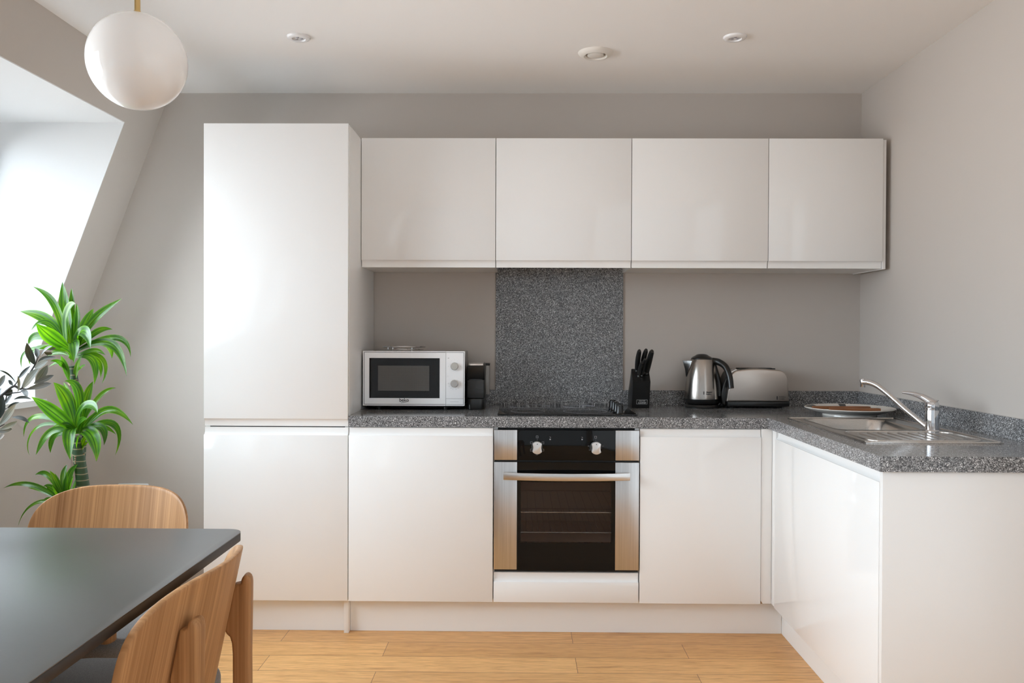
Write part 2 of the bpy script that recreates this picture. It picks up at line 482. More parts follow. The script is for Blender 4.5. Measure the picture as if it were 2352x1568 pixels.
px, py, pz, pr = -.772, -2.089, 1.866, .1085
t = thing('globe_pendant', 'white opal glass globe pendant on a brass rod', 'pendant lamp', (px, py, pz))
obj('lamp_shade', lathe(bmesh.new(), [(pr * math.sin(math.pi * k / 48), -pr * math.cos(math.pi * k / 48)) for k in range(0, 47)] + [(.009, pr * .998)], (px, py, pz), 72), 'opal', t)
obj('collar', lathe(bmesh.new(), [(.0, pr + .006), (.008, pr + .006), (.0095, pr + .003), (.0095, pr - .004), (0, pr - .004)], (px, py, pz), 32), 'brass', t)
obj('rod', tube(bmesh.new(), [(px, py, pz + pr + .005), (px, py, ZC - .02)], .0064, 20), 'brass', t)
obj('ceiling_rose', lathe(bmesh.new(), [(.0, ZC - .022), (.045, ZC - .022), (.05, ZC - .016), (.05, ZC - .0005), (0, ZC - .0005)], (px, py, 0), 40), 'brass', t)

# ------------------------------------------------------------------ kitchen cabinets
YL, YU = -.5975, -.3336
def front(parent, x0, x1, z0, z1, yf, lip, name='door', t=.019, lh=.031):
    if lip == 'top':
        d = obj(name, B(x0, x1, yf, yf + t, z0, z1 - lh, .0012), 'gloss', parent)
        zt = z1 - lh
        pf = [(yf + .004, zt), (yf + .009, zt + .004), (yf + .0125, zt + .012), (yf + .0125, z1), (yf + t, z1), (yf + t, zt)]
    else:
        d = obj(name, B(x0, x1, yf, yf + t, z0 + lh, z1, .0012), 'gloss', parent)
        zt = z0 + lh
        pf = [(yf + .004, zt), (yf + .009, zt - .004), (yf + .0125, zt - .012), (yf + .0125, z0), (yf + t, z0), (yf + t, zt)]
    obj('finger_pull', prism(bmesh.new(), pf, 'x', x0 + .0008, x1 - .0008), 'lip', d)
    return d

# tall unit
t = thing('tall_cabinet', 'tall white gloss fridge cabinet with two doors at the left end of the run', 'cabinet', (-.9, -.3, 0))
bm = B(-1.198, -.622, -.577, -.012, .14, 2.104)
obj('body', bm, 'satin', t)
obj('end_panel', B(-.6215, -.6017, -.577, -.012, 0, 2.1045, .0008), 'satin', t)
front(t, -1.1985, -.6022, .891 - .031, 2.1055, YL, 'bottom')
front(t, -1.1985, -.6022, .140, .8555, YL, 'top')
obj('dark_gap', B(-1.178, -.618, -.5788, -.577, .8535, .8625), 'fridge_seal', t)  # dark strip stands in for the shade in the gap between the doors

def base_cabinet(label, x0, x1):
    t = thing('base_cabinet', label, 'cabinet', ((x0 + x1) / 2, -.3, 0))
    obj('body', B(x0, x1, -.577, -.012, .14, .8585), 'satin', t)
    return t
t = base_cabinet('white gloss base cabinet between the tall cabinet and the oven', -.6005, -.0025)
front(t, -.599, -.0035, .140, .8555, YL, 'top')
t = base_cabinet('narrow white gloss base cabinet right of the oven', .6005, 1.1165)
front(t, .6005, 1.0960, .139, .8555, YL, 'top')
obj('corner_filler', B(1.0985, 1.1414, -.5925, -.577, .14, .8585, .0008), 'satin', t)
obj('chipped_corner', prism(bmesh.new(), [(1.0985, .1405), (1.1065, .1405), (1.0985, .153)], 'y', -.5930, -.5924), simple('bare_chipboard', (.33, .19, .09), .9), t, smooth=False)

# oven housing
t = thing('oven_housing', 'white oven housing with a shallow drawer front under the oven', 'cabinet', (.3, -.3, 0))
bm = bmesh.new()
box(bm, -.0010, .0150, -.577, -.012, .14, .8585); box(bm, .5815, .5985, -.577, -.012, .14, .8585)
box(bm, .0150, .5815, -.577, -.012, .14, .2655); box(bm, .0150, .5815, -.03, -.012, .2655, .8585)
obj('body', bm, 'satin', t, smooth=False)
d = front(t, .0005, .5965, .140, .2605, YL, 'top', 'drawer', lh=.036)

# peninsula unit, front faces -X
XP = 1.1376
t = thing('peninsula_cabinet', 'white peninsula base cabinet under the sink with a plain end panel', 'cabinet', (1.45, -1.1, 0))
bm = B(XP + .020, 1.722, -1.609, -.60, .14, .70); obj('body', bm, 'satin', t)
bm = B(XP + .0195, XP + .034, -1.609, -.60, .70, .8585); obj('front_rail', bm, 'satin', t)
obj('end_panel', B(XP + .0005, 1.722, -1.6305, -1.6105, 0, .8590, .0008), 'satin', t)
obj('corner_filler', B(XP + .004, XP + .0192, -.640, -.5930, .14, .8585, .0008), 'satin', t)
def side_front(parent, y0, y1, z0, z1, xf, th=.019, lh=.031):
    d = obj('door', B(xf, xf + th, y0, y1, z0, z1 - lh, .0012), 'gloss', parent)
    zt = z1 - lh
    pf = [(xf + .004, zt), (xf + .009, zt + .004), (xf + .0125, zt + .012), (xf + .0125, z1), (xf + th, z1), (xf + th, zt)]
    obj('finger_pull', prism(bmesh.new(), pf, 'y', y0 + .0008, y1 - .0008), 'lip', d)
side_front(t, -1.6085, -.6425, .140, .8555, XP)

# plinths
def plinth(label, bm): return tag(obj('plinth', bm, 'plinth'), label, 'kickboard', 'white kickboards under the cabinets')
plinth('white plinth board under the tall cabinet', B(-1.1975, -.6225, -.5475, -.532, .0005, .1385))
plinth('long white plinth board under the oven and base cabinets', B(-.6005, 1.1985, -.5475, -.532, .0005, .1385))
plinth('white plinth board under the peninsula cabinet door', B(1.1992, 1.215, -1.6095, -.5480, .0005, .1385))

# wall units
ZUB, ZUT = 1.5385, 2.1085
def wall_unit(label, x0, x1, zb):
    t = thing('wall_cabinet', label, 'cabinet', ((x0 + x1) / 2, -.0015, ZUB), 0, 'white wall cabinets')
    obj('body', B(x0 + .0004, x1 - .0004, YU + .020, -.0015, zb, ZUT - .002), 'satin', t)
    front(t, x0 + .0012, x1 - .0012, ZUB, ZUT, YU, 'bottom')
    return t
wall_unit('first white gloss wall cabinet beside the tall cabinet', -.6005, -.0044, ZUB + .001)
wall_unit('second white gloss wall cabinet over the grey splashback', -.0040, .5958, ZUB + .075)
wall_unit('third white wall cabinet above the kettle and knife block', .5962, 1.1976, ZUB + .001)
t = wall_unit('narrower white wall cabinet in the right corner', 1.1980, 1.7000, ZUB + .001)
obj('end_panel', B(1.7010, 1.7150, YU + .006, -.0015, ZUB - .003, ZUT - .004, .0008), 'satin', t)

# ------------------------------------------------------------------ worktop, upstands, splashback
ZW, ZU = .9036, .8595
bm = bmesh.new()
def slab(x0, x1, y0, y1): box(bm, x0, x1, y0, y1, ZU, ZW)
slab(-.6012, 1.1251, -.5934, -.002)
BX0, BX1, BY0, BY1 = 1.247, 1.556, -1.025, -.648
slab(1.1251, BX0, -1.6425, -.002); slab(BX1, XR - .001, -1.6425, -.002)
slab(BX0, BX1, BY1, -.002); slab(BX0, BX1, -1.6425, BY0)
bmesh.ops.remove_doubles(bm, verts=bm.verts[:], dist=1e-5)
wt = obj('worktop', bm, 'stone', smooth=False); tag(wt, 'grey speckled L-shaped laminate worktop', 'worktop')
U = 'grey speckled upstands along the walls'
tag(obj('upstand', B(-.6005, -.0125, -.016, -.001, ZW + .0003, .9755), 'stone', smooth=False), 'grey speckled upstand strip behind the microwave', 'upstand', U)
tag(obj('upstand', B(.6012, 1.7232, -.016, -.001, ZW + .0003, .9755), 'stone', smooth=False), 'grey speckled upstand strip behind kettle and toaster', 'upstand', U)
tag(obj('upstand', B(1.7236, XR - .001, -1.6425, -.001, ZW + .0003, .9755), 'stone', smooth=False), 'grey speckled upstand strip on the right wall beside the sink', 'upstand', U)
tag(obj('splashback', B(-.0121, .6008, -.008, -.001, ZW + .0003, 1.610), 'stone', smooth=False), 'tall grey speckled splashback panel behind the hob', 'splashback')

# ------------------------------------------------------------------ oven
t = thing('built_in_oven', 'built-in stainless steel oven with black glass door', 'oven', (.2985, -.3, .27))
bm = bmesh.new()
for q in ((.020, .030, .275, .845), (.567, .577, .275, .845), (.030, .567, .275, .36), (.030, .567, .70, .845)): box(bm, q[0], q[1], -.575, -.06, q[2], q[3])
box(bm, .030, .567, -.08, -.06, .36, .70)
obj('cavity', bm, 'enamel', t, smooth=False)
yo = -.6010
cp = obj('control_panel', B(.0960, .4985, yo, -.576, .7270, .8500, .0008), 'black_glass', t)
for x0, x1 in ((.0010, .0955), (.4990, .5965)):
    obj('panel_end', B(x0, x1, yo, -.576, .7270, .8500, .0012), 'steel_z', cp)
    
obj('top_gap', B(.0155, .581, -.570, -.562, .8500, .8580), 'black_gap', t)
obj('middle_gap', B(.003, .5945, -.590, -.576, .7185, .7268), 'black_gap', t)
obj('base_strip', B(.003, .5945, -.592, -.576, .2660, .2740), 'black_gap', t)
door = bpy.data.objects.new('oven_door', None); COL.objects.link(door); door.parent = t; door.location = (0, -.3, .0)
W0, W1, WZ0, WZ1 = .1110, .4830, .3860, .6370
bm = bmesh.new()
for q in ((.0960, W0, .2745, .7185), (W1, .4985, .2745, .7185), (W0, W1, .2745, WZ0), (W0, W1, WZ1, .7185)): box(bm, q[0], q[1], yo, -.577, q[2], q[3])
obj('door_glass', bm, 'black_glass', door, smooth=False)
for x0, x1 in ((.0010, .0955), (.4990, .5965)): obj('door_side', B(x0, x1, yo, -.577, .2760, .7185, .0012), 'steel_z', door)
obj('door_window', B(W0, W1, yo, yo + .004, WZ0, WZ1), 'oven_window', door, smooth=False)
# bowed bar handle
n = 24; hp = []
for k in range(n + 1):
    u = -1 + 2 * k / n; hp.append((.298 + .2575 * u, yo - .030 - .022 * (1 - u * u)))
poly = hp + [(x, y + .009) for x, y in hp[::-1]]
bm = prism(bmesh.new(), poly, 'z', .6500, .6800, .0015, 2)
box(bm, .052, .072, yo - .025, yo - .0003, .655, .675); box(bm, .524, .544, yo - .025, yo - .0003, .655, .675)
obj('door_handle', bm, 'steel_x', door)
def oven_knob(x, z):
    k = obj('knob', lathe(bmesh.new(), [(.0, -.018), (.0205, -.016), (.0235, -.002), (.0235, -.0002)], (x, yo, z), 36, 'y'), simple('dark_knob_ring', (.05, .05, .05), .3), cp)
    pts = []
    for i in range(20):
        a = math.radians(-50 + 100 * i / 19) + math.pi / 2; pts.append((x + .0250 * math.cos(a), z + .0250 * math.sin(a)))
    for i in range(9):
        u = i / 8; pts.append((x - .0192 + .0030 * math.sin(math.pi * u), z + .0158 - .0316 * u))
    for i in range(20):
        a = math.radians(-50 + 100 * i / 19) - math.pi / 2; pts.append((x + .0250 * math.cos(a), z + .0250 * math.sin(a)))
    for i in range(9):
        u = i / 8; pts.append((x + .0192 - .0030 * math.sin(math.pi * u), z - .0158 + .0316 * u))
    q = [pts[0]]
    for p in pts[1:]:
        if (Vector(p) - Vector(q[-1])).length > .0008: q.append(p)
    obj('knob_grip', prism(bmesh.new(), q, 'y', yo - .040, yo - .0165, .002, 2), 'knob', k)
    obj('pointer_dot', lathe(bmesh.new(), [(0, -.0402), (.002, -.0402), (.002, -.0399)], (x, yo, z + .016), 12, 'y'), 'ink', k)
KZo = .7818
oven_knob(.1775, KZo); oven_knob(.4175, KZo)
def mark(name, bm, parent, mat='ink_grey'): return obj(name, bm, mat, parent, smooth=False)
def fr(x, z, s=.0050, w=.0010):
    bm = bmesh.new(); y0, y1 = yo - .0005, yo + .0004
    prism(bm, [(x - s, z - s), (x + s, z - s), (x + s, z + s), (x - s, z + s), (x - s, z + s - w), (x + s - w, z + s - w), (x + s - w, z - s + w), (x - s + w, z - s + w), (x - s + w, z + s - w), (x - s, z + s - w)], 'y', y0, y1)
    return bm
x0 = .1775
for dx, dz in ((0, .0405), (-.0235, .0165), (.0235, .0165), (-.0235, -.0135), (.0235, -.0135), (0, -.0290)): mark('dial_symbol', fr(x0 + dx, KZo + dz, .0046 if dz > -.02 else .0042), cp)
x0 = .4175; mark('dial_symbol', fr(x0, KZo + .0405, .0046), cp)
for dx, dz, t_ in ((-.029, .004, '200'), (-.0245, -.0125, '150'), (-.0045, -.0275, '100'), (.020, -.0205, '75'), (.029, .004, '250')):
    mark('dial_number', text_bm(t_, .0052, facing(x0 + dx, yo - .0002, KZo + dz), .0003), cp)
for xx in (.1775, .4175): mark('dial_pointer', lathe(bmesh.new(), [(0, -.0005), (.0011, -.0005), (.0011, .0004)], (xx, yo, KZo + .0285), 10, 'y'), cp)
for xx in (.2310, .3620):
    mark('indicator_light', lathe(bmesh.new(), [(0, -.0006), (.0030, -.0005), (.0034, .0004)], (xx, yo, KZo + .031), 14, 'y'), cp)
    mark('indicator_symbol', prism(bmesh.new(), [(xx - .003, KZo + .0415), (xx + .003, KZo + .0395), (xx + .003, KZo + .038), (xx - .001, KZo + .0392)], 'y', yo - .0005, yo + .0004), cp)
def rack(z, x0, x1, y0, y1, nbar):
    bm = bmesh.new()
    tube(bm, [(x0, y0, z), (x1, y0, z)], .0022, 8); tube(bm, [(x0, y1, z), (x1, y1, z)], .0022, 8)
    for k in range(nbar):
        x = x0 + (x1 - x0) * k / (nbar - 1); tube(bm, [(x, y0, z + .002), (x, y1, z + .002)], .0013, 6)
    return obj('oven_shelf', bm, 'chrome', t)
rack(.505, .034, .563, -.565, -.10, 16); rack(.420, .034, .563, -.560, -.10, 22)

# ------------------------------------------------------------------ hob
t = thing('ceramic_hob', 'black glass ceramic hob set in the worktop', 'hob', (.304, -.28, ZW))
obj('glass', B(.0125, .5970, -.5360, -.0250, ZW + .0003, ZW + .0060, .002), 'hob_glass', t)
bm = bmesh.new()
for x, y, r in ((.14, -.40, .075), (.15, -.15, .095), (.39, -.40, .095), (.38, -.15, .075)):
    lathe(bm, [(r, ZW + .0060), (r, ZW + .0064), (r - .002, ZW + .0064), (r - .002, ZW + .0060)], (x, y, 0), 48)
obj('zone_rings', bm, 'ink_grey', t)
for y in (-.495, -.405, -.315, -.225):
    k = obj('knob', lathe(bmesh.new(), [(0, .036), (.0125, .036), (.0145, .0335), (.0150, .008), (.0175, .0005), (0, .0005)], (.528, y, ZW + .0062), 28), 'black_plastic', t)
    obj('knob_mark', B(.5270, .5290, y - .012, y + .002, ZW + .0422, ZW + .0428), 'ink_white', k, smooth=False)

# ------------------------------------------------------------------ microwave
X0, X1, Z0, Z1, YF = -.5920, -.1395, .9240, 1.1665, -.3300
t = thing('microwave', 'silver microwave with two round dials on the worktop', 'microwave', (-.366, -.18, ZW))
obj('case', B(X0 + .006, X1 - .006, YF + .020, -.030, Z0 + .004, Z1 - .002, .004), simple('silver_paint', (.42, .42, .42), .3, metal=.6), t)
fm = simple('silver_front', (.96, .965, .98), .22)
pm = simple('silver_panel', (.96, .965, .98), .24)
xs = -.2235
def plate(name, a, b, mat, parent, corners):
    pts = rrect((a + b) / 2, (Z0 + Z1) / 2, (b - a) / 2, (Z1 - Z0) / 2, .009)
    return obj(name, prism(bmesh.new(), pts, 'y', YF, YF + .019, .002, 2), mat, parent)
WX0, WX1, WY0, WY1 = -.5640, -.2505, .9575, 1.1355
# door: frame with a window opening
d = bpy.data.objects.new('door', None); COL.objects.link(d); d.parent = t
bm = bmesh.new()
for q in ((X0, WX0, Z0, Z1), (WX1, xs - .0006, Z0, Z1), (WX0, WX1, Z0, WY0), (WX0, WX1, WY1, Z1)): box(bm, q[0], q[1], YF, YF + .019, q[2], q[3])
obj('door_frame', bm, fm, d, smooth=False)
obj('door_window', B(WX0, WX1, YF + .001, YF + .004, WY0, WY1), 'mw_window', d, smooth=False)
obj('screen', B(-.5260, -.2980, YF + .009, YF + .010, .9895, 1.1010), 'screen', d, smooth=False)
obj('window_backing', B(WX0, WX1, YF + .0115, YF + .0185, WY0, WY1), 'black_gap', d, smooth=False)
gm = simple('dark_groove', (.075, .075, .08), .5)
bm = bmesh.new(); y0, y1, w = YF - .0006, YF + .0004, .0020
box(bm, X0 + .005, xs - .0010, y0, y1, Z1 - .0062, Z1 - .0062 + w); box(bm, X0 + .005, xs - .0010, y0, y1, Z0 + .0052, Z0 + .0052 + w)
box(bm, X0 + .005, X0 + .005 + w, y0, y1, Z0 + .0052, Z1 - .0062)
obj('door_groove', bm, gm, d, smooth=False)
bm = text_bm('beko', .0215, facing(-.4085, YF - .0004, .9485), .0004, .0, .0003)
prism(bm, [(-.4225, .9365), (-.4225, .9380), (-.4105, .9395), (-.3965, .9412), (-.3965, .9398), (-.4105, .9380)], 'y', YF - .0008, YF)
obj('logo', bm, 'ink', d, smooth=False)
cpm = obj('control_panel', B(xs + .0006, X1, YF, YF + .019, Z0, Z1, .0012), pm, t)
bm = bmesh.new()
box(bm, xs + .0010, X1 - .004, y0, y1, Z1 - .0062, Z1 - .0048); box(bm, xs + .0010, X1 - .004, y0, y1, Z0 + .0052, Z0 + .0066)
box(bm, X1 - .0054, X1 - .004, y0, y1, Z0 + .0066, Z1 - .0062); box(bm, xs + .0010, X1 - .0060, y0, y1, .9560, .9568)
obj('panel_groove', bm, gm, cpm, smooth=False)
pale = simple('pale_print', (.42, .41, .43), .5)
obj('panel_print', B(-.2040, -.1660, YF - .0004, YF, .9420, .9428), pale, cpm, smooth=False)
bm = bmesh.new()
for k in range(3): box(bm, -.2160 + k * .0024, -.2136 + k * .0024, YF - .0004, YF, 1.1345, 1.1355 + .0012 * k)
obj('power_symbol', bm, pale, cpm, smooth=False)
obj('timer_symbol', lathe(bmesh.new(), [(.0036, -.0004), (.0036, 0), (.0030, 0), (.0030, -.0004)], (-.2140, YF, 1.0545), 16, 'y'), pale, cpm, smooth=False)
for (cz, angs) in ((1.1000, (-90, -30, 0, 30, 60, 90)), (1.0240, (40, 75, 90, 105, 140, 165, 195, 215, 240, 270))):
    for a in angs:
        r = .0275; x = -.1847 + r * math.sin(math.radians(a)); z = cz + r * math.cos(math.radians(a)); l = .0035 if abs(a) > 70 else .0012
        obj('scale_tick', B(x - l / 2, x + l / 2, YF - .0004, YF, z - .0005, z + .0005), pale, cpm, smooth=False)
for z in (1.1000, 1.0240):
    k = obj('dial', lathe(bmesh.new(), [(0, -.0165), (.0150, -.0165), (.0165, -.0150), (.0172, -.0002)], (-.1847, YF, z), 40, 'y'), simple('dial_rim', (.72, .70, .66), .25, metal=.5), cpm)
    obj('dial_cap', lathe(bmesh.new(), [(0, -.0172), (.0142, -.0172), (.0147, -.0166)], (-.1847, YF, z), 40, 'y'), simple('dial_face', (.56, .54, .50) if z > 1.06 else (.46, .45, .44), .35, metal=.7), k)
for x in (X0 + .06, X1 - .09):
    for y in (-.275, -.075): obj('foot', lathe(bmesh.new(), [(0, Z0 + .004), (.013, Z0 + .004), (.011, ZW + .0002), (0, ZW + .0002)], (x, y, 0), 20), 'black_plastic', t)
obj('underside', B(X0 + .012, X1 - .012, -.300, -.035, Z0 - .008, Z0 + .0038), 'black_gap', t)

# wire grill rack lying on the microwave
zr = Z1 - .002
t = thing('wire_grill_rack', 'chrome wire grill rack lying on top of the microwave', 'rack', (-.43, -.19, zr))
def ring(cx, cy, r, z, rad, bm, seg=48):
    pts = [(cx + r * math.cos(2 * math.pi * k / seg), cy + r * math.sin(2 * math.pi * k / seg), z) for k in range(seg)]
    rings = []
    for i, p in enumerate(pts):
        a = 2 * math.pi * i / seg; u = Vector((math.cos(a), math.sin(a), 0))
        rings.append([bm.verts.new(Vector(p) + rad * (math.cos(b) * u + math.sin(b) * Vector((0, 0, 1)))) for b in [2 * math.pi * j / 8 for j in range(8)]])
    for i in range(seg):
        A, Q = rings[i], rings[(i + 1) % seg]
        for j in range(8): bm.faces.new([A[j], A[(j + 1) % 8], Q[(j + 1) % 8], Q[j]])
    return bm
cx, cy = -.428, -.190
bm = ring(cx, cy, .096, zr + .019, .0026, bmesh.new()); ring(cx, cy, .055, zr + .019, .0020, bm)
for k in range(6):
    a = math.pi * k / 6; tube(bm, [(cx - .096 * math.cos(a), cy - .096 * math.sin(a), zr + .017), (cx + .096 * math.cos(a), cy + .096 * math.sin(a), zr + .017)], .0014, 6)
obj('top_ring', bm, 'chrome', t)
obj('base_ring', ring(cx, cy, .088, zr + .0065, .0018, bmesh.new()), 'chrome', t)
for a in (235, 305, 70, 180):
    a = math.radians(a); x, y = cx + .075 * math.cos(a), cy + .075 * math.sin(a)
    bm = tube(bmesh.new(), [(x, y, zr + .0185), (x, y, zr + .0003)], .0022, 8); lathe(bm, [(0, .0044), (.0036, .002), (.0036, -.002), (0, -.0044)], (x, y, zr + .0095), 10)
    obj('leg', bm, 'chrome', t)

# ------------------------------------------------------------------ capsule coffee machine
t = thing('coffee_machine', 'slim black capsule coffee machine right of the microwave', 'coffee machine', (-.095, -.2, ZW))
xa, xb = -.1335, -.0535; xc = (xa + xb) / 2
obj('body', prism(bmesh.new(), rrect(xc, -.165, .0395, .115, .018), 'z', ZW + .052, 1.098, .004, 3), 'black_plastic', t)
obj('head', prism(bmesh.new(), [(-.292, 1.100), (-.288, 1.050), (-.276, 1.036), (-.150, 1.036), (-.150, 1.106), (-.200, 1.112)], 'x', xa, xb, .006, 3), 'black_plastic', t)
obj('lever', prism(bmesh.new(), [(-.2900, 1.1025), (-.2860, 1.1095), (-.19, 1.1155), (-.14, 1.1155), (-.14, 1.1085), (-.20, 1.1100), (-.2850, 1.1020)], 'x', xa + .006, xb - .006, .0012), 'chrome_soft', t)
obj('front_grid', B(xa + .003, xb - .003, -.2835, -.2775, ZW + .052, 1.0355, .001), 'grid', t)
obj('drip_tray', prism(bmesh.new(), rrect(xc, -.250, .0395, .046, .022), 'z', ZW + .0003, ZW + .050, .003, 3), 'black_plastic', t)
obj('base', B(xa + .003, xb - .003, -.205, -.055, ZW + .0003, ZW + .051), 'black_plastic', t)
obj('water_tank', prism(bmesh.new(), rrect(-.069, -.060, .031, .040, .010), 'z', ZW + .055, 1.095, .002), 'tank', t)
obj('tank_lid', prism(bmesh.new(), rrect(-.069, -.060, .032, .041, .010), 'z', 1.0955, 1.1045, .002), 'black_plastic', t)

# ------------------------------------------------------------------ knife block and knives
t = thing('knife_block', 'black slanted knife block right of the hob', 'knife block', (.663, -.1, ZW))
kx0, kx1 = .6225, .7035
prof = [(-.172, ZW + .0003), (-.205, 1.0290), (-.150, 1.0840), (-.030, .958), (-.028, ZW + .0003)]
obj('block', prism(bmesh.new(), prof, 'x', kx0, kx1, .002), simple('black_lacquer', (.008, .008, .008), .3), t)
nrm = Vector((0, 1.0290 - ZW, .033)).normalized()
R = Matrix.Translation((.668, -.1800, .9335)) @ Matrix.Rotation(math.pi / 2 + math.atan2(.033, 1.029 - ZW), 4, 'X')
bm = text_bm('SABATIER', .0070, R @ Matrix.Translation((0, .0045, .0012)), .0003, .15)
join(bm, text_bm('& JUDGE', .0090, R @ Matrix.Translation((.0, -.0045, .0012)), .0003, .3, .0002))
for q in ((-.0250, .0250, .0095, .0105), (-.0250, .0250, -.0105, -.0095), (-.0250, -.0240, -.0095, .0095), (.0240, .0250, -.0095, .0095)):
    b2 = B(q[0], q[1], q[2], q[3], .0009, .0015); b2.transform(R); join(bm, b2)
obj('logo', bm, 'ink_white', t, smooth=False)
ax = Vector((0, -.62, .785)).normalized()
def knife(label, x, yb, zb, L, r, lean, curve):
    k = thing('kitchen_knife', label, 'knife', (x, yb, zb), 0, 'black handled knives in the block')
    base = Vector((x, yb, zb)) + ax * .003
    pts = []; rr = []
    for i in range(13):
        u = i / 12
        side = Vector((0, ax.z, -ax.y))
        pts.append(base + ax * (.012 + L * u) + Vector((lean * u, 0, 0)) + side * (curve * math.sin(math.pi * u) ) - side * (.010 * u * u))
        rr.append(r * (.72 + .38 * math.sin(math.pi * (.15 + .75 * u))) * (.75 if i == 12 else 1))
    obj('handle', tube(bmesh.new(), pts, rr, 14, flat=1.25), 'black_matt', k)
    obj('bolster', tube(bmesh.new(), [base, base + ax * .014], r * .62, 12), 'chrome_soft', k)
def top_pt(u): return (-.150 + (-.205 + .150) * u, 1.0840 + (1.0290 - 1.0840) * u)
for lab, x, u, L, r, lean, cv in (('large black handled knife at the rear left of the block', .645, .22, .118, .0105, .000, .004),
                                  ('tallest black handled knife at the rear middle of the block', .668, .16, .118, .0105, .008, .004),
                                  ('wide black handled knife at the right of the block', .690, .42, .130, .0120, .009, .005),
                                  ('small black handled knife at the front left of the block', .650, .66, .082, .0085, .008, .003),
                                  ('slim black handled knife at the front centre of the block', .666, .62, .098, .0080, .004, .003)):
    y, z = top_pt(u); knife(lab, x, y - .0008, z + .0008, L, r, lean, cv)

# ------------------------------------------------------------------ kettle
kx, ky = .9580, -.108
t = thing('electric_kettle', 'brushed steel electric kettle with black handle', 'kettle', (kx, ky, ZW))
obj('power_base', lathe(bmesh.new(), [(0, ZW + .0003), (.079, ZW + .0003), (.080, ZW + .006), (.074, ZW + .015), (0, ZW + .016)], (kx, ky, 0), 48), 'black_plastic', t)
obj('lower_band', lathe(bmesh.new(), [(0, ZW + .0165), (.066, ZW + .0165), (.074, ZW + .024), (.0785, ZW + .040), (.0785, .9455), (0, .9455)], (kx, ky, 0), 48), 'black_plastic', t)
prof = [(.0785, .9458), (.0788, .955), (.0770, .985), (.0735, 1.02), (.0690, 1.055), (.0630, 1.09), (.0565, 1.115), (.0510, 1.1285), (.0440, 1.1300)]
obj('body', lathe(bmesh.new(), prof, (kx, ky, 0), 64), simple('brushed_kettle_steel', (.40, .365, .335), .24, metal=1), t)
obj('lid', lathe(bmesh.new(), [(.0435, 1.1285), (.0500, 1.1292), (.0490, 1.1340), (.0420, 1.1405), (.0340, 1.1440), (.0240, 1.1510), (.010, 1.1540), (0, 1.1540)], (kx, ky, 0), 48), 'black_plastic', t)
# pouring spout on the left: a V-shaped beak
bm = bmesh.new()
pt = lambda x, y, z: bm.verts.new((kx + x, ky + y, z))
a = [pt(-.052, -.030, 1.122), pt(-.089, -.004, 1.1225), pt(-.089, .004, 1.1225), pt(-.052, .030, 1.122)]
b = [pt(-.063, -.020, 1.085), pt(-.0775, -.001, 1.082), pt(-.0775, .001, 1.082), pt(-.063, .020, 1.085)]
c = pt(-.0715, 0, 1.045)
for i in range(3): bm.faces.new([a[i], a[i + 1], b[i + 1], b[i]]); bm.faces.new([b[i], b[i + 1], c])
bmesh.ops.recalc_face_normals(bm, faces=bm.faces[:])
bmesh.ops.solidify(bm, geom=bm.faces[:], thickness=.0012)
obj('spout', bm, 'chrome_soft', t)
hp = catmull([(kx + .048, ky - .002, 1.121), (kx + .075, ky - .020, 1.116), (kx + .099, ky - .048, 1.095), (kx + .112, ky - .070, 1.053), (kx + .117, ky - .082, .998)], 7)
obj('handle', tube(bmesh.new(), hp, [.0165 - .0035 * (i / len(hp)) for i in range(len(hp))], 16, up=(0, 1, 0)), 'black_plastic', t)
sp = catmull([(kx + .052, ky - .003, 1.118), (kx + .068, ky - .012, 1.060), (kx + .077, ky - .016, 1.015), (kx + .080, ky - .018, .958)], 6)
obj('back_strip', tube(bmesh.new(), sp, [.012, .0118] + [.011] * (len(sp) - 2), 12, up=(0, 1, 0)), 'black_plastic', t)
Rk = facing(kx + .012, ky - .0782, .9750)
bm = text_bm('Russell', .0095, Rk @ Matrix.Translation((.006, .0045, 0)), .0006, 0, .0002); join(bm, text_bm('Hobbs', .0095, Rk @ Matrix.Translation((.004, -.0045, 0)), .0006, 0, .0002))
box(bm, kx - .0085, kx - .0050, ky - .0790, ky - .0776, .969, .983)
obj('logo', bm, 'ink', t, smooth=False)
obj('power_cord', tube(bmesh.new(), catmull([(kx + .078, ky + .005, ZW + .008), (kx + .10, ky + .010, ZW + .030), (kx + .098, ky + .045, ZW + .030), (kx + .088, ky + .086, ZW + .006)], 6), .0035, 8), 'black_plastic', t)

# ------------------------------------------------------------------ toaster
t = thing('toaster', 'brushed steel toaster with black base and end', 'toaster', (1.206, -.09, ZW))
tx0, tx1, tz0, tz1, ty0, ty1 = 1.0640, 1.3480, .9365, 1.0880, -.168, -.030
def arch(x0, x1, z0, z1, r, sag=.006):
    pts = [(x0 - .003, z0)]
    for k in range(13):
        a = math.pi - (math.pi / 2) * k / 12; pts.append((x0 + .012 + r + r * math.cos(a), z1 - sag - r + r * math.sin(a)))
    for k in range(1, 8): u = k / 8; pts.append((x0 + .012 + r + (x1 - x0 - .024 - 2 * r) * u, z1 - sag + sag * math.sin(math.pi * u)))
    for k in range(13):
        a = math.pi / 2 - (math.pi / 2) * k / 12; pts.append((x1 - .006 - r + r * math.cos(a), z1 - sag - r + r * math.sin(a)))
    pts.append((x1 + .001, z0)); return pts
obj('body', prism(bmesh.new(), arch(tx0, tx1, tz0, tz1, .045), 'y', ty0, ty1, .007, 3), simple('brushed_toaster_steel', (.53, .475, .43), .30, metal=1), t)
obj('base', B(tx0 + .002, tx1 + .004, ty0 + .003, ty1 - .003, ZW + .009, tz0 - .0004, .003), 'black_plastic', t)
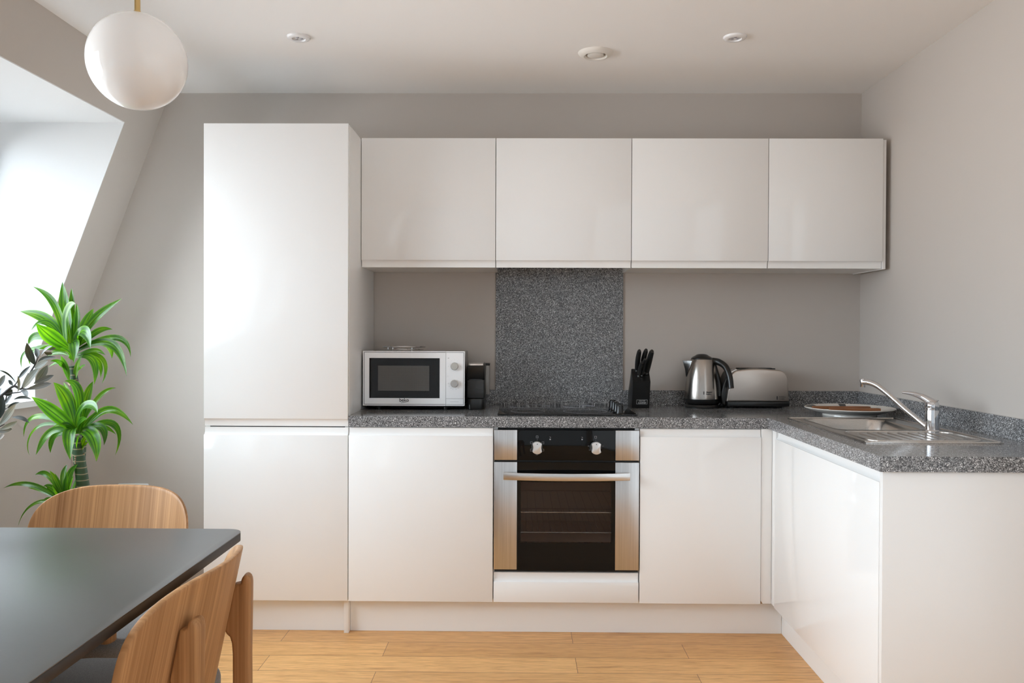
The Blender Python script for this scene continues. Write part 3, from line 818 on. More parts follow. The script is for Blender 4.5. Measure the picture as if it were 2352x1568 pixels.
for x in (tx0 + .03, tx1 - .03):
    for y in (ty0 + .03, ty1 - .03): obj('foot', lathe(bmesh.new(), [(0, ZW + .0092), (.009, ZW + .0092), (.0075, ZW + .0003), (0, ZW + .0003)], (x, y, 0), 16), 'black_plastic', t)
ep = [(tx0 - .002, ZW + .012), (tx0 - .018, ZW + .020), (tx0 - .024, ZW + .060), (tx0 - .012, ZW + .115), (tx0 + .012, ZW + .165), (tx0 + .045, ZW + .178), (tx0 + .045, ZW + .15), (tx0 + .006, ZW + .06)]
obj('end_cap', prism(bmesh.new(), ep, 'y', ty0 + .024, ty1 - .004, .006, 3), 'black_plastic', t)
obj('end_trim', prism(bmesh.new(), [(tx0 + .016, ZW + .156), (tx0 + .024, ZW + .170), (tx0 + .046, ZW + .1800), (tx0 + .052, ZW + .1775), (tx0 + .030, ZW + .166), (tx0 + .020, ZW + .152)], 'y', ty0 + .022, ty1 - .012, .001), 'chrome_soft', t)
for y in (-.125, -.075): obj('slot', B(tx0 + .065, tx1 - .055, y - .012, y + .012, tz1 - .004, tz1 + .0003), 'black_gap', t, smooth=False)
obj('lever', B(tx1 - .002, tx1 + .012, -.108, -.090, 1.0345, 1.0465, .003), 'black_plastic', t)
bm = text_bm('RUSSELL', .0080, facing(1.3170, ty0 - .0003, .9580), .0004); join(bm, text_bm('HOBBS', .0080, facing(1.3145, ty0 - .0003, .9485), .0004))
box(bm, 1.2905, 1.2945, ty0 - .0007, ty0 + .0001, .9455, .9615)
obj('logo', bm, 'ink', t, smooth=False)

# ------------------------------------------------------------------ plate and wooden utensils
pcx, pcy = 1.508, -.462
t = thing('serving_plate', 'large white plate with dark stripes on the corner worktop', 'plate', (pcx, pcy, ZW))
prof = [(0, ZW + .0060), (.100, ZW + .0040), (.104, ZW + .0003), (.109, ZW + .0003), (.108, ZW + .0065), (.145, ZW + .0170), (.176, ZW + .0275), (.182, ZW + .0320), (.181, ZW + .0350), (.174, ZW + .0335), (.135, ZW + .0225), (.110, ZW + .0130), (0, ZW + .0115)]
obj('dish', lathe(bmesh.new(), prof, (pcx, pcy, 0), 72), 'porcelain', t)
for a0, a1 in ((128, 156), (74, 84)):
    sec = [(.1745, ZW + .0343), (.170, ZW + .0331), (.135, ZW + .0231), (.110, ZW + .0136), (.085, ZW + .0127)]
    obj('dark_stripe', lathe(bmesh.new(), sec, (pcx, pcy, 0), 14, 'z', math.radians(a0), math.radians(a1)), 'pattern', t)
def utensil(label, x0, x1, y, z, rz):
    L = x1 - x0
    bm = prism(bmesh.new(), [(-L / 2, -.009), (-L / 2 + .02, -.0105), (L * .2, -.0105), (L * .32, -.014), (L / 2, -.013), (L / 2, .013), (L * .32, .014), (L * .2, .0105), (-L / 2 + .02, .0105), (-L / 2, .009)], 'z', 0, .012, .0015)
    bm.transform(Matrix.Translation(((x0 + x1) / 2, y, z)) @ Matrix.Rotation(rz, 4, 'Z'))
    return tag(obj('wooden_utensil', bm, 'utensil'), label, 'utensil', 'wooden utensils on the plate')
utensil('rear flat brown wooden utensil lying on the white plate', 1.352, 1.592, -.462, ZW + .0265, 0)
utensil('front flat brown wooden utensil lying on the white plate', 1.405, 1.618, -.505, ZW + .0225, .04)

# ------------------------------------------------------------------ sink and tap
t = thing('inset_sink', 'stainless steel inset sink with drainer', 'sink', (1.415, -.985, ZW))
SX0, SX1, SY0, SY1 = 1.2000, 1.6330, -1.3680, -.6060
bm = bmesh.new()
def deck(x0, x1, y0, y1): box(bm, x0, x1, y0, y1, ZW + .0002, ZW + .0030)
deck(SX0, BX0, SY0, SY1); deck(BX1, SX1, SY0, SY1); deck(BX0, BX1, BY1, SY1); deck(BX0, BX1, SY0, BY0)
# rolled outer edge
rim = rrect((SX0 + SX1) / 2, (SY0 + SY1) / 2, (SX1 - SX0) / 2 - .003, (SY1 - SY0) / 2 - .003, .012)
rp = [(x, y, ZW + .0032) for x, y in rim]; tube(bm, rp + [rp[0]], .0030, 8, cap=False)
obj('deck', bm, 'sink', t, angle=30)
bcx, bcy, bhx, bhy = (BX0 + BX1) / 2, (BY0 + BY1) / 2, (BX1 - BX0) / 2, (BY1 - BY0) / 2
bm = bmesh.new(); loops = []
for ins, z, r in ((-.006, ZW + .0036, .050), (.0005, ZW + .0036, .05), (.004, ZW - .004, .055), (.010, ZW - .06, .06), (.018, ZW - .135, .06), (.045, ZW - .150, .05), (.11, ZW - .153, .03)):
    loops.append([bm.verts.new((x, y, z)) for x, y in rrect(bcx, bcy, bhx - ins, bhy - ins, r, 8)])
for A, Q in zip(loops, loops[1:]):
    n = len(A)
    for i in range(n): bm.faces.new([A[i], A[(i + 1) % n], Q[(i + 1) % n], Q[i]])
bm.faces.new(loops[-1]); bmesh.ops.recalc_face_normals(bm, faces=bm.faces[:])
for f in bm.faces: f.normal_flip()
bo = obj('bowl', bm, 'sink', t, angle=60)
obj('waste', lathe(bmesh.new(), [(.0, ZW - .1505), (.022, ZW - .1500), (.036, ZW - .1515), (.042, ZW - .1525)], (bcx, bcy, 0), 32), 'chrome', bo)
bm = bmesh.new()
dr = rrect(1.4165, -1.205, .185, .128, .05); dp = [(x, y, ZW + .0032) for x, y in dr]
tube(bm, dp + [dp[0]], .0034, 8, cap=False)
for k in range(9):
    x = 1.276 + .035 * k; w = .088 if 0 < k < 8 else .07
    tube(bm, [(x, -1.205 - w, ZW + .0010), (x, -1.205 + w, ZW + .0016)], [.0036, .0042], 10)
obj('drainer_ridges', bm, 'sink', t, angle=60)
obj('overflow', lathe(bmesh.new(), [(0, .0036), (.012, .0034), (.013, .003)], (1.262, -1.048, ZW), 20), 'chrome', t)

tx, ty = 1.5590, -1.062
zt0 = ZW + .0033
t = thing('mixer_tap', 'chrome mixer tap standing on the sink', 'tap', (tx, ty, zt0))
obj('body', lathe(bmesh.new(), [(0, zt0), (.0265, zt0), (.0265, zt0 + .003), (.0235, zt0 + .007), (.0228, zt0 + .030), (.0228, zt0 + .074), (.0222, zt0 + .076), (.0228, zt0 + .078), (.0228, zt0 + .090), (0, zt0 + .090)], (tx, ty, 0), 40), 'chrome', t)
sp = catmull([(tx - .010, ty + .006, zt0 + .012), (tx - .055, ty + .070, zt0 + .066), (tx - .093, ty + .128, zt0 + .118), (tx - .118, ty + .166, zt0 + .148), (tx - .138, ty + .193, zt0 + .160), (tx - .155, ty + .214, zt0 + .161)], 7)
so = obj('spout', tube(bmesh.new(), sp, [.0085 + .0035 * (i / len(sp)) for i in range(len(sp))], 16), 'chrome', t)
e = sp[-1]
obj('nozzle', lathe(bmesh.new(), [(0, -.020), (.0085, -.020), (.0095, -.016), (.0095, -.004), (.0115, .004), (.0085, .0125), (0, .013)], (e.x, e.y, e.z), 24), 'chrome', so)
lp = catmull([(tx + .006, ty - .004, zt0 + .094), (tx - .004, ty + .003, zt0 + .103), (tx - .026, ty + .018, zt0 + .120), (tx - .052, ty + .038, zt0 + .130), (tx - .078, ty + .058, zt0 + .133)], 6)
rl = [.0228 - .0185 * min(1, (i / (len(lp) - 1)) ** .72) for i in range(len(lp))]
bm = tube(bmesh.new(), lp, rl, 18); lathe(bm, [(.0228, .0902), (.0228, .096), (.019, .104), (.010, .109), (0, .110)], (tx, ty, zt0), 32)
obj('lever', bm, 'chrome', t)

# ------------------------------------------------------------------ wall socket
t = thing('wall_socket', 'white double wall socket low on the wall behind the far chair', 'socket', (-1.771, 0, .424))
pl = obj('plate', prism(bmesh.new(), rrect(-1.771, .467, .0735, .0435, .006), 'y', -.0125, -.0006, .003, 3), 'plastic_white', t)
for x in (-1.806, -1.736):
    obj('rocker_switch', B(x + .008, x + .022, -.0150, -.0120, .488, .501, .001), 'plastic_white', pl)
    bm = bmesh.new(); box(bm, x - .003, x + .003, -.0129, -.0124, .464, .474); box(bm, x - .015, x - .007, -.0129, -.0124, .450, .454); box(bm, x + .007, x + .015, -.0129, -.0124, .450, .454)
    obj('socket_holes', bm, 'black_gap', pl, smooth=False)

# ------------------------------------------------------------------ dining table
TX0, TX1, TY0, TY1, TZ = -1.900, -.5990, -2.840, -1.8640, .740
t = thing('dining_table', 'black topped rectangular dining table with rounded corners', 'table', ((TX0 + TX1) / 2, (TY0 + TY1) / 2, 0))
pts = rrect((TX0 + TX1) / 2, (TY0 + TY1) / 2, (TX1 - TX0) / 2, (TY1 - TY0) / 2, .042, 8)
obj('tabletop', prism(bmesh.new(), pts, 'z', TZ - .0022, TZ, .0005), 'table', t)
obj('edge_band', prism(bmesh.new(), pts, 'z', TZ - .0225, TZ - .0023, .0012), 'table_edge', t)
for x in (TX0 + .28, TX1 - .30):
    for y in (TY0 + .10, TY1 - .12):
        obj('leg', tube(bmesh.new(), [(x, y, TZ - .0228), (x, y, .0005)], [.026, .017], 20), 'oak_solid', t)

# ------------------------------------------------------------------ chairs (built facing -Y, origin on the floor under the seat)
def chair(label, loc, rz):
    t = thing('dining_chair', label, 'chair', loc, rz, 'oak dining chairs around the table'); t['_w'] = 0
    HW, ZM, HH = .2340, .6250, .1650
    def surf(u, z):     # rear face of the shell
        return .2115 + .21 * (z - ZM) - 1.25 * u * u - 4.0 * u ** 4
    bm = bmesh.new(); NR, NA = 16, 96; e = 3.5; rings = {}
    for side in (0, 1):
        L = []
        for i in range(NR + 1):
            r = (i / NR) ** .8; row = []
            for k in range(NA):
                a = 2 * math.pi * k / NA; c, s = math.cos(a), math.sin(a)
                eu = 3.7 if s > 0 else 2.7
                u = r * HW * math.copysign(abs(c) ** (2 / eu), c); z = ZM + r * HH * math.copysign(abs(s) ** (2 / e), s)
                inset = 0 if i < NR else .0
                yy = surf(u, z) - (.0125 if side else 0)
                # face normal offset keeps the plywood thickness even where the shell curves
                if side:
                    sl = 2 * 1.25 * u + 16.0 * u ** 3; nl = math.sqrt(1 + sl * sl); yy = surf(u, z) - .0125 * nl
                row.append((u, yy, z))
            L.append(row)
        rings[side] = [[bm.verts.new(p) for p in row] if i else [bm.verts.new(row[0])] for i, row in enumerate(L)]
    for side in (0, 1):
        Rr = rings[side]
        for k in range(NA): bm.faces.new([Rr[0][0], Rr[1][k], Rr[1][(k + 1) % NA]])
        for A, Q in zip(Rr[1:], Rr[2:]):
            for k in range(NA): bm.faces.new([A[k], A[(k + 1) % NA], Q[(k + 1) % NA], Q[k]])
    edge = []
    for k in range(NA):
        edge.append(bm.faces.new([rings[0][-1][k], rings[0][-1][(k + 1) % NA], rings[1][-1][(k + 1) % NA], rings[1][-1][k]]))
    bmesh.ops.recalc_face_normals(bm, faces=bm.faces[:])
    es = [e_ for f in edge for e_ in f.edges if len({v in rings[0][-1] for v in e_.verts}) == 1]
    bmesh.ops.bevel(bm, geom=es, offset=.003, segments=2, profile=.5, affect='EDGES')
    obj('backrest', bm, 'oak', t, angle=40)
    # rear legs: planks that flare upward and forward to carry the shell
    for s in (-1, 1):
        u = s * .1360
        yb = .2280
        pf = [(yb - .012, 0), (yb + .016, 0), (yb + .012, .30), (yb + .010, .55), (yb + .012, .690)]
        for k in range(9):
            a = math.pi * k / 8; pf.append((yb + .001 + .011 * math.cos(a),   .703 + .018 * math.sin(a)))
        ups = [(surf(u, z) + .0008, z) for z in (.700, .68, .655, .63, .605)]
        ups = [(min(y, yb - .008), z) for y, z in ups]
        pf += ups
        pf += [(yb - .040, .595), (yb - .033, .588), (yb - .029, .575), (yb - .027, .55), (yb - .026, .30)]
        bm = prism(bmesh.new(), pf, 'x', u - .0165, u + .0165, .006, 3)
        bm.transform(Matrix.Translation((u, .22, 0)) @ Matrix.Rotation(-s * .12, 4, 'Z') @ Matrix.Translation((-u, -.22, 0)))
        obj('leg', bm, 'oak_solid', t, angle=40)
        bm = tube(bmesh.new(), [(s * .205, -.205, .42), (s * .215, -.225, .0)], [.0195, .0140], 18)
        obj('leg', bm, 'oak_solid', t)
    # seat: upholstered pad on an oak rail frame
    pts = rrect(0, -.045, .245, .205, .095, 8)
    obj('seat', prism(bmesh.new(), pts, 'z', .440, .495, .018, 4), 'fabric', t, angle=60)
    bm = bmesh.new()
    box(bm, -.19, .19, -.215, -.190, .390, .4395, .003); box(bm, -.095, .095, .118, .140, .390, .4395, .003)
    box(bm, -.212, -.188, -.19, .05, .390, .4395, .003); box(bm, .188, .212, -.19, .05, .390, .4395, .003)
    obj('seat_frame', bm, 'oak_solid', t)
    del t['_w']
    return t
chair('oak dining chair behind the far edge of the black table', (-1.076, -1.770, 0), math.radians(-1.5))
chair('oak dining chair with grey seat at the right end of the black table', (-.7150, -2.325, 0), math.radians(-90.5))

# ------------------------------------------------------------------ leaves
def leaf(bm, uvl, pts, width, fold=.25, base_w=.28, peak=.42, tip=1.0, nrm_hint=(0, -1, .25), twist=0):
    n = len(pts) - 1; rows = []
    hint = Vector(nrm_hint)
    for i, p in enumerate(pts):
        v = i / n
        t = (pts[min(i + 1, n)] - pts[max(i - 1, 0)]).normalized()
        h = hint if not twist else Matrix.Rotation(twist * v, 3, t) @ hint
        s = t.cross(h)
        if s.length < 1e-4: s = Vector((1, 0, 0))
        s.normalize(); nn = s.cross(t).normalized()
        if v < peak: w = base_w + (1 - base_w) * math.sin(math.pi / 2 * v / peak)
        else: w = max(0, math.cos(math.pi / 2 * ((v - peak) / (1 - peak)) ** 1.25))
        w *= width / 2
        rows.append([(bm.verts.new(p + s * (w * q) + nn * (fold * w * abs(q) - fold * w * .5)), (q * .5 + .5, v)) for q in (-1, -.5, 0, .5, 1)])
    for A, Q in zip(rows, rows[1:]):
        for k in range(4):
            vs = [A[k], A[k + 1], Q[k + 1], Q[k]]
            try: f = bm.faces.new([x[0] for x in vs])
            except ValueError: continue
            for lo, x in zip(f.loops, vs): lo[uvl].uv = x[1]

# dracaena: leaves laid out on a 6.03 unit/px chart of each crown, then given depth
def chart(ax, bx, cx_, az, bz, cz_):
    def f(u, v, oy, s, ox0, oz0):
        X = ox0 + u / s; Y = oz0 + v / s
        return ax + bx * X + cx_ * Y, az + bz * X + cz_ * Y
    return f
PLX = lambda u, v: (-1.94458 + .00172825 * u - .0000025381 * v)
PLZ = lambda u, v: (2.554624 + .0000079566 * u - .00171945 * v)
PY, CAMY = -.75, -3.9689
def crown(leaves, s, oz, seed):
    r = random.Random(seed); bm = bmesh.new(); uvl = bm.loops.layers.uv.new('UVMap')
    for L in leaves:
        ctrl, w, dep = L
        P = []
        m = len(ctrl) - 1
        for i, (a, b) in enumerate(ctrl):
            u, v = a / s, oz + b / s
            x, z = PLX(u, v), PLZ(u, v); dy = dep * (i / m) ** 1.1
            k = (PY + dy - CAMY) / (PY - CAMY)          # keep its size right at its own depth
            P.append(Vector((.11026 + (x - .11026) * k, PY + dy, 1.24604 + (z - 1.24604) * k)))
        leaf(bm, uvl, bez(P, 16), w / s * .0017195, .35, .3, .45, nrm_hint=(r.uniform(-.5, .5), -1, .55), twist=r.uniform(-.5, .5))
    return bm
c1 = [([(985, 1000), (900, 480), (865, 40)], 185, .06), ([(1000, 900), (1000, 380), (990, 130)], 90, .08),
      ([(930, 950), (820, 420), (760, 230), (455, 108)], 105, .03), ([(940, 950), (850, 560), (950, 330), (1045, 345)], 170, -.10),
      ([(1010, 950), (1120, 560), (1060, 340)], 140, -.02), ([(1060, 900), (1190, 600), (1295, 412)], 130, .05),
      ([(1050, 950), (1240, 560), (1400, 460), (1690, 272)], 120, .02), ([(950, 960), (700, 820), (500, 620)], 200, -.12),
      ([(930, 900), (720, 520), (480, 470), (275, 450)], 160, .04), ([(900, 900), (720, 560), (560, 520), (430, 720)], 100, -.03),
      ([(900, 950), (600, 720), (420, 760), (395, 910)], 120, .05), ([(880, 1000), (480, 900), (240, 960), (300, 1240)], 55, .08),
      ([(870, 980), (560, 880), (330, 1000), (425, 1195)], 80, .10), ([(1000, 1000), (1010, 760), (1040, 900), (1020, 1170)], 145, -.20),
      ([(1040, 980), (1060, 640), (1230, 640), (1250, 975)], 165, -.18), ([(1060, 950), (1300, 760), (1380, 660), (1560, 700)], 90, .03),
      ([(1060, 990), (1480, 760), (1800, 720), (1810, 1090)], 85, -.04), ([(1070, 990), (1500, 740), (1700, 900), (1755, 1350)], 125, -.08),
      ([(1070, 1000), (1420, 790), (1560, 900), (1550, 1105)], 105, .06), ([(1060, 1060), (1250, 980), (1350, 960), (1460, 1055)], 75, -.06),
      ([(1060, 1090), (1260, 1010), (1380, 1150), (1300, 1470)], 105, -.10), ([(1090, 1060), (1400, 950), (1560, 1180), (1410, 1455)], 60, .02),
      ([(1080, 1080), (1330, 1040), (1440, 1180), (1390, 1375)], 80, .07), ([(930, 1290), (860, 1110), (690, 1140)], 75, -.06),
      ([(950, 1270), (900, 1100), (780, 1150), (670, 1222)], 70, .03), ([(1060, 1290), (1110, 1220), (1190, 1185)], 45, -.05),
      ([(955, 1400), (910, 1200), (840, 1060)], 80, -.02), ([(1040, 1400), (1050, 1200), (1150, 1040)], 80, -.03),
      ([(930, 900), (770, 680), (690, 500)], 135, .07), ([(920, 1000), (720, 930), (540, 970)], 80, -.07),
      ([(940, 1060), (860, 1000), (720, 1010), (640, 1080)], 70, .08), ([(990, 1120), (970, 990), (830, 960)], 90, -.10),
      ([(1030, 900), (1000, 700), (1035, 470)], 110, -.06), ([(1010, 1000), (1090, 820), (1170, 760)], 120, -.05)]
c2 = [([(1050, 660), (760, 400), (435, 185)], 185, -.10), ([(1030, 600), (960, 160), (740, -15)], 190, .02),
      ([(1080, 560), (1170, 100), (1040, -60), (890, -30)], 120, -.04), ([(1060, 560), (980, 180), (880, -20)], 110, .05),
      ([(1130, 560), (1180, 160), (1290, -30)], 110, .0), ([(1140, 560), (1320, 180), (1470, 60), (1610, 62)], 70, .06),
      ([(1050, 620), (1080, 240), (1300, 230), (1350, 410)], 150, -.14), ([(1130, 680), (1330, 400), (1540, 190), (1845, 575)], 115, -.03),
      ([(1130, 690), (1460, 410), (1800, 520), (1595, 1000)], 95, .03), ([(1130, 680), (1380, 560), (1480, 580), (1610, 710)], 65, .08),
      ([(1130, 690), (1330, 520), (1500, 560), (1440, 860)], 120, -.06), ([(1110, 690), (1180, 560), (1360, 720), (1335, 1085)], 190, -.17),
      ([(1060, 700), (960, 500), (920, 760), (975, 1065)], 160, -.17), ([(1060, 660), (860, 490), (720, 615)], 100, -.08),
      ([(1040, 690), (700, 520), (600, 760), (495, 995)], 110, -.02), ([(1030, 720), (760, 620), (680, 780), (700, 965)], 95, .06),
      ([(1020, 640), (480, 380), (310, 800), (412, 1002)], 65, .04), ([(1010, 620), (500, 320), (330, 470), (328, 745)], 85, .10),
      ([(1070, 660), (1080, 480), (1210, 485)], 95, -.12), ([(1110, 900), (1190, 840), (1230, 795)], 28, -.03),
      ([(1090, 700), (1130, 560), (1190, 470)], 100, -.08), ([(1100, 660), (1250, 480), (1400, 360)], 90, .05),
      ([(1070, 950), (1040, 780), (1110, 720)], 120, -.05), ([(1110, 960), (1150, 800), (1200, 720)], 90, -.02),
      ([(1050, 940), (1010, 800), (930, 740)], 80, -.01), ([(1090, 640), (1170, 300), (1190, 150)], 90, .03)]
c3 = [([(870, 1640), (520, 1350), (230, 1350), (40, 1458)], 75, .02), ([(860, 1650), (640, 1450), (385, 1450)], 60, .07),
      ([(880, 1640), (730, 1250), (620, 1190), (483, 1268)], 80, .04), ([(890, 1620), (790, 1350), (690, 1208)], 85, -.02),
      ([(900, 1600), (840, 1250), (930, 1122)], 85, .06), ([(920, 1600), (920, 1240), (1078, 1122)], 120, -.03),
      ([(900, 1600), (850, 1360), (755, 1240)], 95, -.10), ([(930, 1620), (970, 1400), (1020, 1278)], 110, -.10),
      ([(940, 1600), (1060, 1400), (1090, 1200)], 65, .05), ([(870, 1640), (700, 1390), (600, 1430)], 100, -.05),
      ([(910, 1620), (890, 1380), (950, 1225)], 115, -.06), ([(870, 1660), (560, 1560), (330, 1680), (245, 1990)], 60, -.04),
      ([(880, 1650), (780, 1520), (720, 1420)], 70, -.12), ([(860, 1660), (640, 1560), (585, 1640)], 60, .03)]
pc = (-1.655, PY)
t = thing('dracaena_plant', 'tall green dracaena plant with leafy crowns by the window', 'plant', (pc[0], pc[1], 0))
obj('pot', lathe(bmesh.new(), [(0, .0005), (.105, .0005), (.118, .02), (.145, .30), (.148, .315), (.136, .315), (.130, .27), (0, .27)], (pc[0], pc[1], 0), 48), 'pot', t)
obj('soil', lathe(bmesh.new(), [(0, .292), (.10, .288), (.1325, .280), (.132, .272), (0, .272)], (pc[0], pc[1], 0), 32), 'soil', t)
W = lambda u, v, dy=0: (PLX(u, v), PY + dy, PLZ(u, v))
s1 = obj('cane', tube(bmesh.new(), [(pc[0] + .02, PY, .285), W(193, 1130), W(187, 1085), W(180, 1040), W(177, 1000)], [.026, .0245, .023, .0215, .016], 20), 'cane', t)
bm = bmesh.new()
for k in range(4): tube(bm, [W(166 + k, 1043 + 5 * k), W(180, 1047 + 5 * k, -.022), W(193 - k, 1041 + 5 * k)], .0035, 8)
obj('leaf_scars', bm, 'husk', s1)
s2 = obj('cane', tube(bmesh.new(), [(pc[0] - .03, PY + .045, .285), W(176, 1000, .05), W(172, 930, .04), W(170, 880, .01), W(166, 840)], [.016, .015, .0145, .014, .012], 16), 'cane', t)
bm = bmesh.new()
for k in range(3): tube(bm, [W(157, 872 + 4 * k), W(167, 876 + 4 * k, -.016), W(178, 871 + 4 * k)], .003, 8)
obj('leaf_scars', bm, 'husk', s2)
obj('cane', tube(bmesh.new(), [(pc[0] - .045, PY - .04, .285), W(150, 1160, -.02), W(149, 1140, -.01)], [.015, .014, .01], 14), 'cane', t)
obj('leaf_crown', crown(c1, 6.03, 640, 3), 'dracaena', t, angle=80)
obj('leaf_crown', crown(c2, 6.03, 880, 5), 'dracaena', t, angle=80)
obj('leaf_crown', crown(c3, 6.03, 880, 8), 'dracaena', t, angle=80)

# olive branches in a black vase on the table
OY = -2.05
OLX = lambda u, v: -1.11473 + .00103029 * u - .000001487 * v
OLZ = lambda u, v: 2.026104 + .0000047 * u - .001024973 * v
def OP(a, b, dy=0):
    u, v = a / 5.806, 760 + b / 5.806
    x, z = OLX(u, v), OLZ(u, v); k = (OY + dy - CAMY) / (OY - CAMY)
    return Vector((.11026 + (x - .11026) * k, OY + dy, 1.24604 + (z - 1.24604) * k))
vx, vy = -1.285, -2.075
t = thing('black_vase', 'black ceramic vase with grey green olive branches on the table', 'vase', (vx, vy, TZ))
obj('vessel', lathe(bmesh.new(), [(0, .0003), (.052, .0003), (.075, .02), (.092, .08), (.082, .14), (.050, .185), (.036, .205), (.040, .225), (.034, .225), (.030, .205), (.046, .17), (.070, .10), (.05, .02), (0, .015)], (vx, vy, TZ), 48), 'vase', t)
tw = bmesh.new(); top = Vector((vx, vy, TZ + .16))
def twig(pts, r0, r1): 
    c = catmull(pts, 6); tube(tw, c, [r0 + (r1 - r0) * i / (len(c) - 1) for i in range(len(c))], 8)
J = OP(290, 765)
twig([top, Vector((vx + .04, vy, TZ + .27)), OP(-120, 960), OP(30, 850), OP(180, 735), J, OP(400, 560), OP(470, 440), OP(510, 340)], .0045, .0012)
twig([J, OP(360, 770), OP(420, 740)], .0016, .001); twig([J, OP(330, 650), OP(380, 560)], .0016, .001)
twig([OP(180, 735), OP(220, 690), OP(250, 620)], .0016, .001); twig([OP(30, 850), OP(120, 830), OP(260, 815), OP(290, 800)], .002, .001)
twig([top, Vector((vx + .05, vy + .01, TZ + .25)), OP(-60, 1080), OP(20, 1000), OP(70, 930), OP(90, 860)], .0035, .0012)
twig([OP(-60, 1080, .0), OP(20, 1060), OP(90, 1030)], .002, .001)
twig([top, Vector((vx + .06, vy - .01, TZ + .23)), OP(-90, 1300), OP(0, 1270), OP(60, 1240)], .003, .001)
obj('twigs', tw, 'twig', t)
dark = [([(470, 450), (385, 330), (360, 150)], 100, -.02), ([(490, 350), (520, 290), (465, 228)], 75, .01), ([(545, 330), (590, 220), (705, 198)], 48, -.03),
        ([(590, 280), (660, 310), (700, 290)], 70, .02), ([(660, 255), (700, 225), (750, 225)], 30, 0), ([(495, 445), (560, 330), (752, 350)], 55, -.02),
        ([(240, 640), (300, 560), (408, 462)], 55, -.01), ([(210, 690), (120, 540), (-15, 522)], 28, -.03), ([(170, 725), (150, 680), (108, 655)], 62, 0),
        ([(210, 665), (200, 630), (190, 598)], 55, .02), ([(280, 790), (360, 800), (365, 885)], 72, -.02), ([(60, 850), (110, 830), (165, 775)], 95, .01),
        ([(75, 970), (110, 900), (165, 850)], 60, -.02), ([(185, 912), (300, 850), (422, 910)], 38, -.01), ([(95, 1030), (170, 960), (262, 948)], 36, -.03),
        ([(0, 1160), (10, 1000), (45, 860)], 115, -.04), ([(160, 1150), (300, 1130), (392, 1226)], 52, -.02), ([(0, 900), (-30, 800), (20, 760)], 90, .02),
        ([(-10, 1060), (30, 980), (90, 940)], 70, -.02)]
pale = [([(460, 490), (540, 440), (640, 395)], 95, -.03), ([(298, 765), (390, 620), (525, 495)], 118, -.05), ([(238, 810), (270, 700), (240, 590)], 48, -.04),
        ([(-5, 1250), (120, 1110), (216, 970)], 115, -.04), ([(0, 1308), (110, 1280), (232, 1198)], 68, -.02)]
grey = [([(468, 685), (570, 590), (636, 448)], 105, .02), ([(450, 697), (590, 640), (722, 586)], 74, -.01), ([(355, 778), (560, 720), (692, 700)], 80, -.02),
        ([(-10, 745), (20, 660), (72, 582)], 76, 0), ([(-20, 1350), (70, 1310), (163, 1306)], 84, 0), ([(-20, 1450), (20, 1390), (62, 1384)], 66, -.02)]
for lst, mt in ((dark, 'olive_dark'), (pale, 'olive_pale'), (grey, 'olive_grey')):
    bm = bmesh.new(); uvl = bm.loops.layers.uv.new('UVMap'); r = random.Random(len(lst))
    for ctrl, w, dep in lst:
        P = [OP(a, b, dep * i / 2) for i, (a, b) in enumerate(ctrl)]
        leaf(bm, uvl, bez(P, 12), w / 5.806 * .001025, .22, .12, .5, nrm_hint=(r.uniform(-.4, .4), -1, r.uniform(-.3, .4)))
    obj('leaves', bm, mt, t, angle=80)

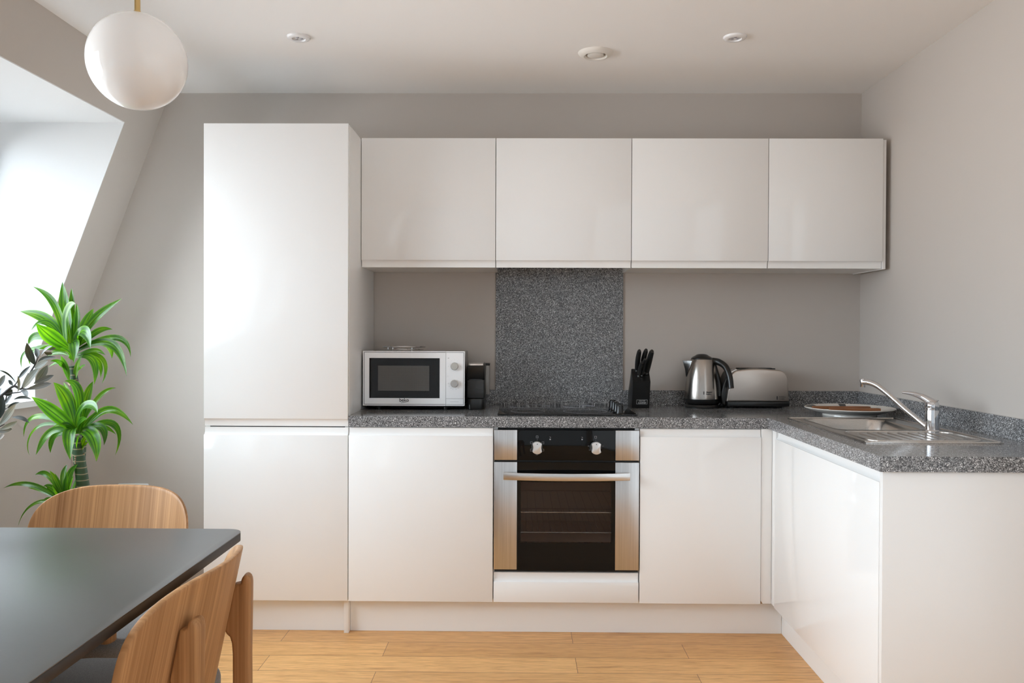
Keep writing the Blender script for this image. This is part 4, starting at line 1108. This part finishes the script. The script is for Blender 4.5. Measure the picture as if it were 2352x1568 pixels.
# ------------------------------------------------------------------ light
wd = bpy.data.worlds.new('overcast_sky'); SC.world = wd; wd.use_nodes = True
bg = wd.node_tree.nodes['Background']
bg.inputs['Strength'].default_value = 13.2
wn = wd.node_tree; gt = node(wn, 'ShaderNodeTexCoord'); gs = node(wn, 'ShaderNodeSeparateXYZ'); wn.links.new(gt.outputs['Generated'], gs.inputs[0])
hm = node(wn, 'ShaderNodeMapRange'); hm.inputs[1].default_value = -1; hm.inputs[2].default_value = 1
wn.links.new(gs.outputs['Z'], hm.inputs[0])
wn.links.new(ramp(wn, hm.outputs[0], [(0, (.72, .74, .755)), (.47, (.75, .785, .81)), (.53, (.70, .80, .88)), (.75, (.775, .90, 1.0)), (1, (.775, .905, 1.0))]), bg.inputs['Color'])
def portal(loc, rot, sx, sy):
    L = bpy.data.lights.new('sky_portal', 'AREA'); L.shape = 'RECTANGLE'; L.size = sx; L.size_y = sy
    L.cycles.is_portal = True
    o = bpy.data.objects.new('sky_portal', L); o.location = loc; o.rotation_euler = rot; COL.objects.link(o)
for a, b in openings:
    zc = (ZS + ZT) / 2; ln = math.hypot(ZT - ZS, gx(ZT) - gx(ZS)); an = math.atan2(gx(ZT) - gx(ZS), ZT - ZS)
    # area lights shine along local -Z: turn that to +X, tilted with the slope
    portal((gx(zc) - .09, (a + b) / 2, zc), (0, -math.pi / 2 + an, 0), ln, b - a)

portal(((RX0 + RX1) / 2, YB - .19, (RZ0 + RZ1) / 2), (math.pi / 2, 0, 0), RX1 - RX0, RZ1 - RZ0)
portal((XR + .14, (QY0 + QY1) / 2, (QZ0 + QZ1) / 2), (0, math.pi / 2, 0), QZ1 - QZ0, QY1 - QY0)
# ------------------------------------------------------------------ camera
F = Vector((-0.011108168, 0.999891277, -0.00969755)); Rv = Vector((0.999930801, 0.011145129, 0.003765658)); Uv = Vector((-0.003873329, 0.009655049, 0.999945887))
cam = bpy.data.cameras.new('camera'); cam.sensor_width = 36; cam.lens = 28.8739; cam.clip_start = .05
co = bpy.data.objects.new('camera', cam); COL.objects.link(co)
co.matrix_world = Matrix(((Rv.x, Uv.x, -F.x, .1102616), (Rv.y, Uv.y, -F.y, -3.9689033), (Rv.z, Uv.z, -F.z, 1.2460442), (0, 0, 0, 1)))
SC.camera = co
cy = SC.cycles
cy.max_bounces = 12; cy.diffuse_bounces = 7; cy.glossy_bounces = 5; cy.transparent_max_bounces = 12
cy.caustics_reflective = False; cy.caustics_refractive = False; cy.sample_clamp_indirect = 6
vs = SC.view_settings
vs.view_transform = 'Standard'; vs.look = 'None'; vs.gamma = 1; vs.exposure = .07; vs.use_curve_mapping = False
